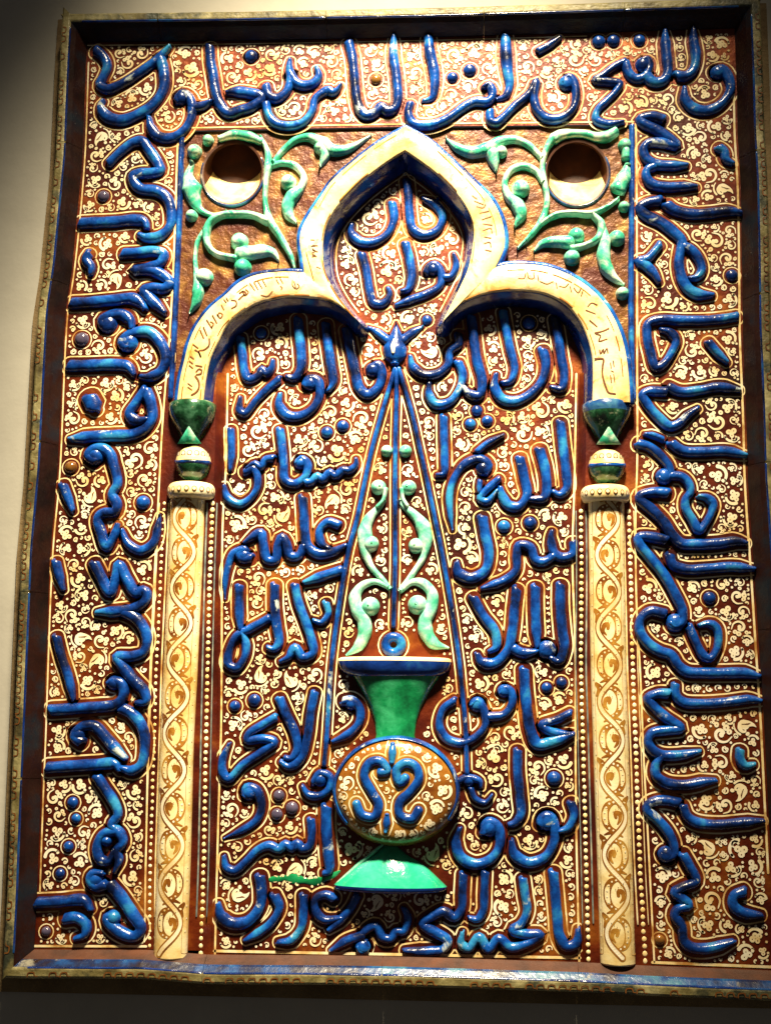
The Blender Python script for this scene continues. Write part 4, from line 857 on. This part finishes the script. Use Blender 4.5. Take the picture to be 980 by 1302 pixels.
    d2.build('ring_ringlets', 'ochre', shaft, False, 'stuff'); dd.build('ring_dots', 'cream', shaft, False, 'stuff')
    x, z = P[-1]
    m = MB(); m.add([(x + R[-1] * math.cos(a), z, R[-1] * 0.75 * math.sin(a)) for a in np.linspace(0, math.pi, 23)] + [(x + R[-1] * 0.9 * math.cos(a), z - 2, R[-1] * 0.75 * math.sin(a)) for a in np.linspace(0, math.pi, 23)] + [(x, z - 2.5, 0)],
        [(i, i + 1, i + 24, i + 23) for i in range(22)] + [(i + 23, i + 24, 46) for i in range(22)]); m.build('column_foot', 'shaft', shaft)
    return shaft
colL = column('csl', 'capL', 'ballL', 'ringL', 'l'); colR = column('csr', 'capR', 'ballR', 'ringR', 'r')
# beaded borders beside the columns
for key, r in (('bsl', 2.7), ('bsl2', 3.3), ('bsr', 2.9), ('bsr2', 3.5)):
    P = resample(E[key], 66, True); m = MB()
    for x, z in P: dome(m, x + rng.uniform(-.4, .4), z, r * rng.uniform(.85, 1.05), 0.2, 0.5, 8, r * rng.uniform(.95, 1.15))
    m.build('beaded_border', 'shaft', colL if 'l' in key else colR, True, 'stuff')
    sgn = -1 if key in ('bsl', 'bsr') else 1
    m = MB()
    for d, w, mt in ((6.2, 0.8, 0), (-6.6, 1.2, 1)):
        bead(m, [(x + sgn * d, z) for x, z in P[::6]], w, 0.0, 1.6, 6)
    m.build('border_fillet', 'greyteal' if key in ('bsl2', 'bsr') else 'outline', colL if 'l' in key else colR, True)

# ------------------------------------------------------------------ painted lines and flowers
for g in 'bn':
    o = lines[g][0].build('letter_outline', 'outline', par[g], False, 'stuff')
    lines[g][1].build('letter_ground', 'ground', par[g], False, 'stuff')
m = MB()
zt = lambda x: zat(top, x)
ribbon(m, [(x + 3.5, z) for x, z in left[1:-1]], 1.0, 0.7); ribbon(m, [(x - 4, z) for x, z in right_[1:-1]], 1.4, 0.7)
ribbon(m, [(x - 3, z) for x, z in E['bl'][:-1]], 1.1, 0.7); ribbon(m, [(x + 3, z) for x, z in E['br'][:-1]], 1.1, 0.7)
ribbon(m, [(x, z + 3.5) for x, z in E['tl']], 1.0, 0.7)
ribbon(m, [(x, z + 4) for x, z in bottom if x < E['bl'][-1][0]], 1.4, 0.7); ribbon(m, [(x, z + 4) for x, z in bottom if x > E['br'][-1][0]], 1.6, 0.7)
ribbon(m, [(x, z - 5) for x, z in top[:-1]], 0.9, 0.7)
m.build('border_line', 'outline', band, False)
m = MB()
ribbon(m, [(x + 4, z) for x, z in nl[1:]], 1.2, HF + 0.7); ribbon(m, [(x - 4, z) for x, z in nr[1:]], 1.2, HF + 0.7)
ribbon(m, [(nl[-1][0] + 3, nl[-1][1] + 5), (nr[-1][0] - 3, nr[-1][1] + 5)], 1.6, HF + 0.7)
I, N = rail_in[1]; ribbon(m, [tuple(I[i] + N[i] * 14.5) for i in range(4, len(I) - 4, 3)], 0.9, HF + 0.7)
m.build('border_line', 'outline', field, False)
def inside(poly):
    ok = np.zeros((GH, GW), bool); n = len(poly)
    for i in range(n):
        (x1, z1), (x2, z2) = poly[i], poly[(i + 1) % n]
        if z1 == z2: continue
        c = ((z1 > gz) != (z2 > gz)) & (gx < (x2 - x1) * (gz - z1) / (z2 - z1) + x1); ok ^= c
    return ok
def stamp_line(P, r):
    Q, _ = curve(P, 1, 5)
    for x, z in Q: stamp(x, z, r)
for P in (left, right_, top, E['bl'], E['br'], E['tl']): stamp_line(P, 6)
stamp_line([(x, z) for x, z in bottom], 6); stamp_line(nl, 6); stamp_line(nr, 6)
for I, N in rail_in:
    for i in range(0, len(I), 2): stamp(*(I[i] + N[i] * 8), 9)
def motif(cr, dk, x, z, r, h):
    a = rng.uniform(0, 2 * math.pi); ca, sa = math.cos(a), math.sin(a); fl = rng.choice((-1, 1))
    T = lambda u, v: (x + r * (u * ca - v * fl * sa), z + r * (u * sa + v * fl * ca))
    def arc(c, rad, t0, t1, w0, w1, n=6): 
        P = [T(c[0] + rad * math.cos(t), c[1] + rad * math.sin(t)) for t in np.linspace(t0, t1, n)]
        ribbon(cr, P, [r * (w0 + (w1 - w0) * i / (n - 1)) for i in range(n)], h, max(1.2, r * .16))
    def pet(u, v, q, eye=True):
        disc(cr, *T(u, v), r * q, h + 0.04 * rng.random(), 9, None, rng.uniform(.85, 1.2), rng.uniform(0, 3))
        if eye: disc(dk, *T(u, v), max(0.55, r * q * 0.2), h + 0.25, 6)
    if r >= 13.5 and rng.random() < 0.4:      # paisley leaf with a curled tip
        disc(cr, *T(.12, -.02), r * .42, h, 16, None, 1.15, a)
        ribbon(cr, [T(.2, -.1), T(-.2, -.32), T(-.55, -.45), T(-.85, -.42)], [r * q for q in (.34, .26, .14, .03)], h + .05, 1.6)
        ribbon(cr, [T(.35, .1), T(.25, .45), T(-.05, .58), T(-.28, .42), T(-.18, .28)], [r * q for q in (.28, .2, .13, .09, .07)], h + .1, 1.4)
        for t in range(5): ribbon(dk, [T(-.25 + .11 * t, -.42 + .1 * t), T(-.14 + .11 * t, -.2 + .06 * t)], 0.45, h + .3, 2)
        pet(-.55, .5, .17, False); pet(.75, -.5, .14, False); arc((.1, 0), .9, .3, 1.7, .05, .1)
    elif r >= 7 and rng.random() < 0.4:      # curling tendril with buds
        P = [T((.92 - .11 * q) * math.cos(.75 * q), (.92 - .11 * q) * math.sin(.75 * q)) for q in range(8)]
        ribbon(cr, P, [r * q for q in (.05, .09, .11, .13, .14, .15, .17, .20)], h, max(1.2, r * .14))
        pet(-.62, -.62, .22); pet(.25, -.62, .30); pet(.6, -.35, .24); pet(.02, .1, .22, False)
        if rng.random() < .6: pet(-.05, -.85, .16, False)
    elif r >= 7:
        k = rng.integers(0, 3); o = rng.uniform(-.15, .15)
        pet(-.1, -.38, .32); pet(.38, -.12 + o, .30); pet(-.02, .18, .30)
        if k == 0: pet(-.45, .0, .27)
        arc((0, .05), .80, .5, 2.7 + .4 * rng.random(), .11, .19, 8)
        disc(cr, *T(.80 * math.cos(.7), .05 + .80 * math.sin(.7)), r * .15, h, 7)
        if k == 1: arc((-.35, .45), .28, 0, 4.2, .06, .11, 7)
        if k == 2: pet(.62, .42, .16, False)
    elif r >= 4.2:
        if rng.random() < .6:
            pet(.1, -.3, .42); arc((0, 0), .62, -.4, 2.6, .13, .2, 7)
            if rng.random() < .6: pet(-.4, .0, .3)
        else: arc((0, .1), .62, -1.8, 2.4, .22, .1, 8); pet(-.05, -.1, .26, False)
    elif r >= 2.6: arc((0, 0), .5, -1, 2.2, .4, .15, 5)
    else: disc(cr, x, z, r * .75, h, 7)
def fill(mask, h, parent):
    cr, dk = MB(), MB(); cnt = 0
    for r, gap, tries in ((14.0, .2, 22), (11.5, .0, 110), (9.8, -.2, 500), (8.4, -.2, 600), (7.0, -.1, 700), (5.6, 0, 800), (4.4, .2, 900), (3.3, .3, 900), (2.2, .4, 900)):
        ii, jj = np.nonzero(mask & (DIST > r + gap))
        if len(ii) == 0: continue
        order = rng.permutation(len(ii))[:40000]; done = 0
        for t in order:
            i, j = ii[t], jj[t]
            if DIST[i, j] > r + gap:
                x, z = gx[i, j], gz[i, j]; motif(cr, dk, float(x), float(z), r, h); stamp(x, z, r * (0.90 if r > 4 else 1.0)); done += 1; cnt += 1
                if done >= tries: break
    cr.build('painted_flower', 'cream', parent, False, 'stuff'); dk.build('flower_eye', 'ink', parent, False, 'stuff')
    return cnt
inb = inside(band_poly); inf = inside(field_poly)
fill(inb, 0.8, band); fill(inf, HF + 0.8, field)
# flowers on the lamp body
cr, dk = MB(), MB()
D0 = DIST.copy(); DIST[:] = 60
for w, p in SMOTIF:
    Q, Wd = curve(xy(p), w, 4)
    for (x, z), q in zip(Q, Wd): stamp(x, z, q + 4.5)
bm = ((gx - bx) / (BRX * .88)) ** 2 + ((gz - bz) / (BRZ * .88)) ** 2 < 1
for x, z in ellipse(bx, bz, BRX * .93, BRZ * .93, 70): stamp(x, z, 2)
for r in (11, 8.5, 7, 5.5, 4.4, 3, 2.2):
    ii, jj = np.nonzero(bm & (DIST > r + .3))
    for t in rng.permutation(len(ii)):
        i, j = ii[t], jj[t]
        if DIST[i, j] > r + .3: motif(cr, dk, float(gx[i, j]), float(gz[i, j]), r, 0.8); stamp(gx[i, j], gz[i, j], r)
for mb_, l in ((cr, .4), (dk, .8)): mb_.v = [(x, z, bodyh(x, z) + l) for x, z, h in mb_.v]
cr.build('painted_flower', 'cream', lamp, False, 'stuff'); dk.build('flower_eye', 'ink', lamp, False, 'stuff')

# ------------------------------------------------------------------ tile frame
frame = empty('tile_frame', (0, 0, 0)); tag(frame, 'narrow cream tile border with dark blue edge around the arched tile panel', 'tile frame')
FP = [(0, -1), (0, 1.5), (3, 6), (9, 15.5), (11, 18.5), (17, 24), (18.5, 25.5), (20, 26), (27, 26), (29.5, 24), (31, 19), (31.5, -20)]
def rail(edge, axis, sg, cuts, bevel):
    P = np.array(edge); o = np.argsort(P[:, axis]); P = P[o]; lo, hi = P[0, axis], P[-1, axis]
    for a, b in zip(cuts[:-1], cuts[1:]):
        e = 0.00025
        ts = np.linspace(a + e, b - e, 10)
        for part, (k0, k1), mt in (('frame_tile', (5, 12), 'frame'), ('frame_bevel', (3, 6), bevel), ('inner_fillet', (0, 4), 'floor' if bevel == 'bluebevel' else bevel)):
            V = []; F = []; pf = FP[k0:k1]; k = len(pf)
            for t in ts:
                for d, h in pf:
                    s = lo + t * (hi - lo) + d * (-(1 - (t - a) / (b - a)) if a == 0 else (t - a) / (b - a) if b == 1 else 0); off = np.interp(s, P[:, axis], P[:, 1 - axis]) + sg * d
                    q = (s, off) if axis == 0 else (off, s)
                    V.append((q[0], q[1], h + 0.25 * math.sin(t * 40)))
            for i in range(len(ts) - 1):
                for j in range(k - 1): c = i * k + j; F.append((c, c + 1, c + k + 1, c + k))
            F += [tuple(range(k)), tuple(range((len(ts) - 1) * k, len(ts) * k))]
            m = MB(); m.add(V, F)
            if part == 'frame_tile': tile = m.build(part, mt, frame, False)
            else: m.build(part, mt, tile, False)
        me_ = MB(); s_ = np.linspace(lo + (hi - lo) * (a + .002), lo + (hi - lo) * (b - .002), 14); o_ = np.interp(s_, P[:, axis], P[:, 1 - axis]) + sg * 18.0
        bead(me_, [(u, v) if axis == 0 else (v, u) for u, v in zip(s_, o_)], 1.7, 23.5, 2.2, 8); me_.build('edge_glaze', 'navy', tile)
        # meander painted on the flat
        mk = MB(); L = (hi - lo) * (b - a); n = int(L / 13)
        for i in range(n):
            s0 = lo + (hi - lo) * a + L * (i + .15) / n; w = L / n
            def pt(ds, d):
                s = s0 + ds * w; off = np.interp(s, P[:, axis], P[:, 1 - axis]) + sg * d
                return (s, off) if axis == 0 else (off, s)
            if sg * (1 - axis) != 1 and rng.random() < 0.7: ribbon(mk, [pt(0, 27.5), pt(.05, 23.5), pt(.6, 23), pt(.66, 26.5), pt(.95, 27)], [.8, .7, .9, .6, .4], 26.9, 2.5)
        mk.build('meander', 'ink', tile, False, 'stuff')
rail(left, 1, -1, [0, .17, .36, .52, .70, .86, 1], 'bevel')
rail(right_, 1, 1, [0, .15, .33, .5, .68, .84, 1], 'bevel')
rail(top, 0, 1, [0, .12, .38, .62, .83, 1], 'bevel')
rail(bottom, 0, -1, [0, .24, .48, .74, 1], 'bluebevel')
# mortar bed showing round the frame
m = MB()
x0, x1, z0, z1 = left[-1][0] - 52, right_[-1][0] + 50, bottom[0][1] - 54, top[0][1] + 46
Lq = [(x - 50, z) for x, z in left]; Rq = [(x + 48, z) for x, z in right_]
poly = [(Lq[0][0], z1)] + Lq + [(Lq[-1][0], z0), (Rq[-1][0], z0 + 4)] + list(reversed(Rq)) + [(Rq[0][0], z1)]
flat(m, [poly, [(-445, 20), (-405, 1215), (405, 1215), (445, 20)]], -15)
n = len(poly); V = [(x, z, h) for x, z in poly for h in (-15, -23)]
m.add(V, [(2 * i, 2 * ((i + 1) % n), 2 * ((i + 1) % n) + 1, 2 * i + 1) for i in range(n)])
m.build('mortar_bed', 'mortar', frame, False)
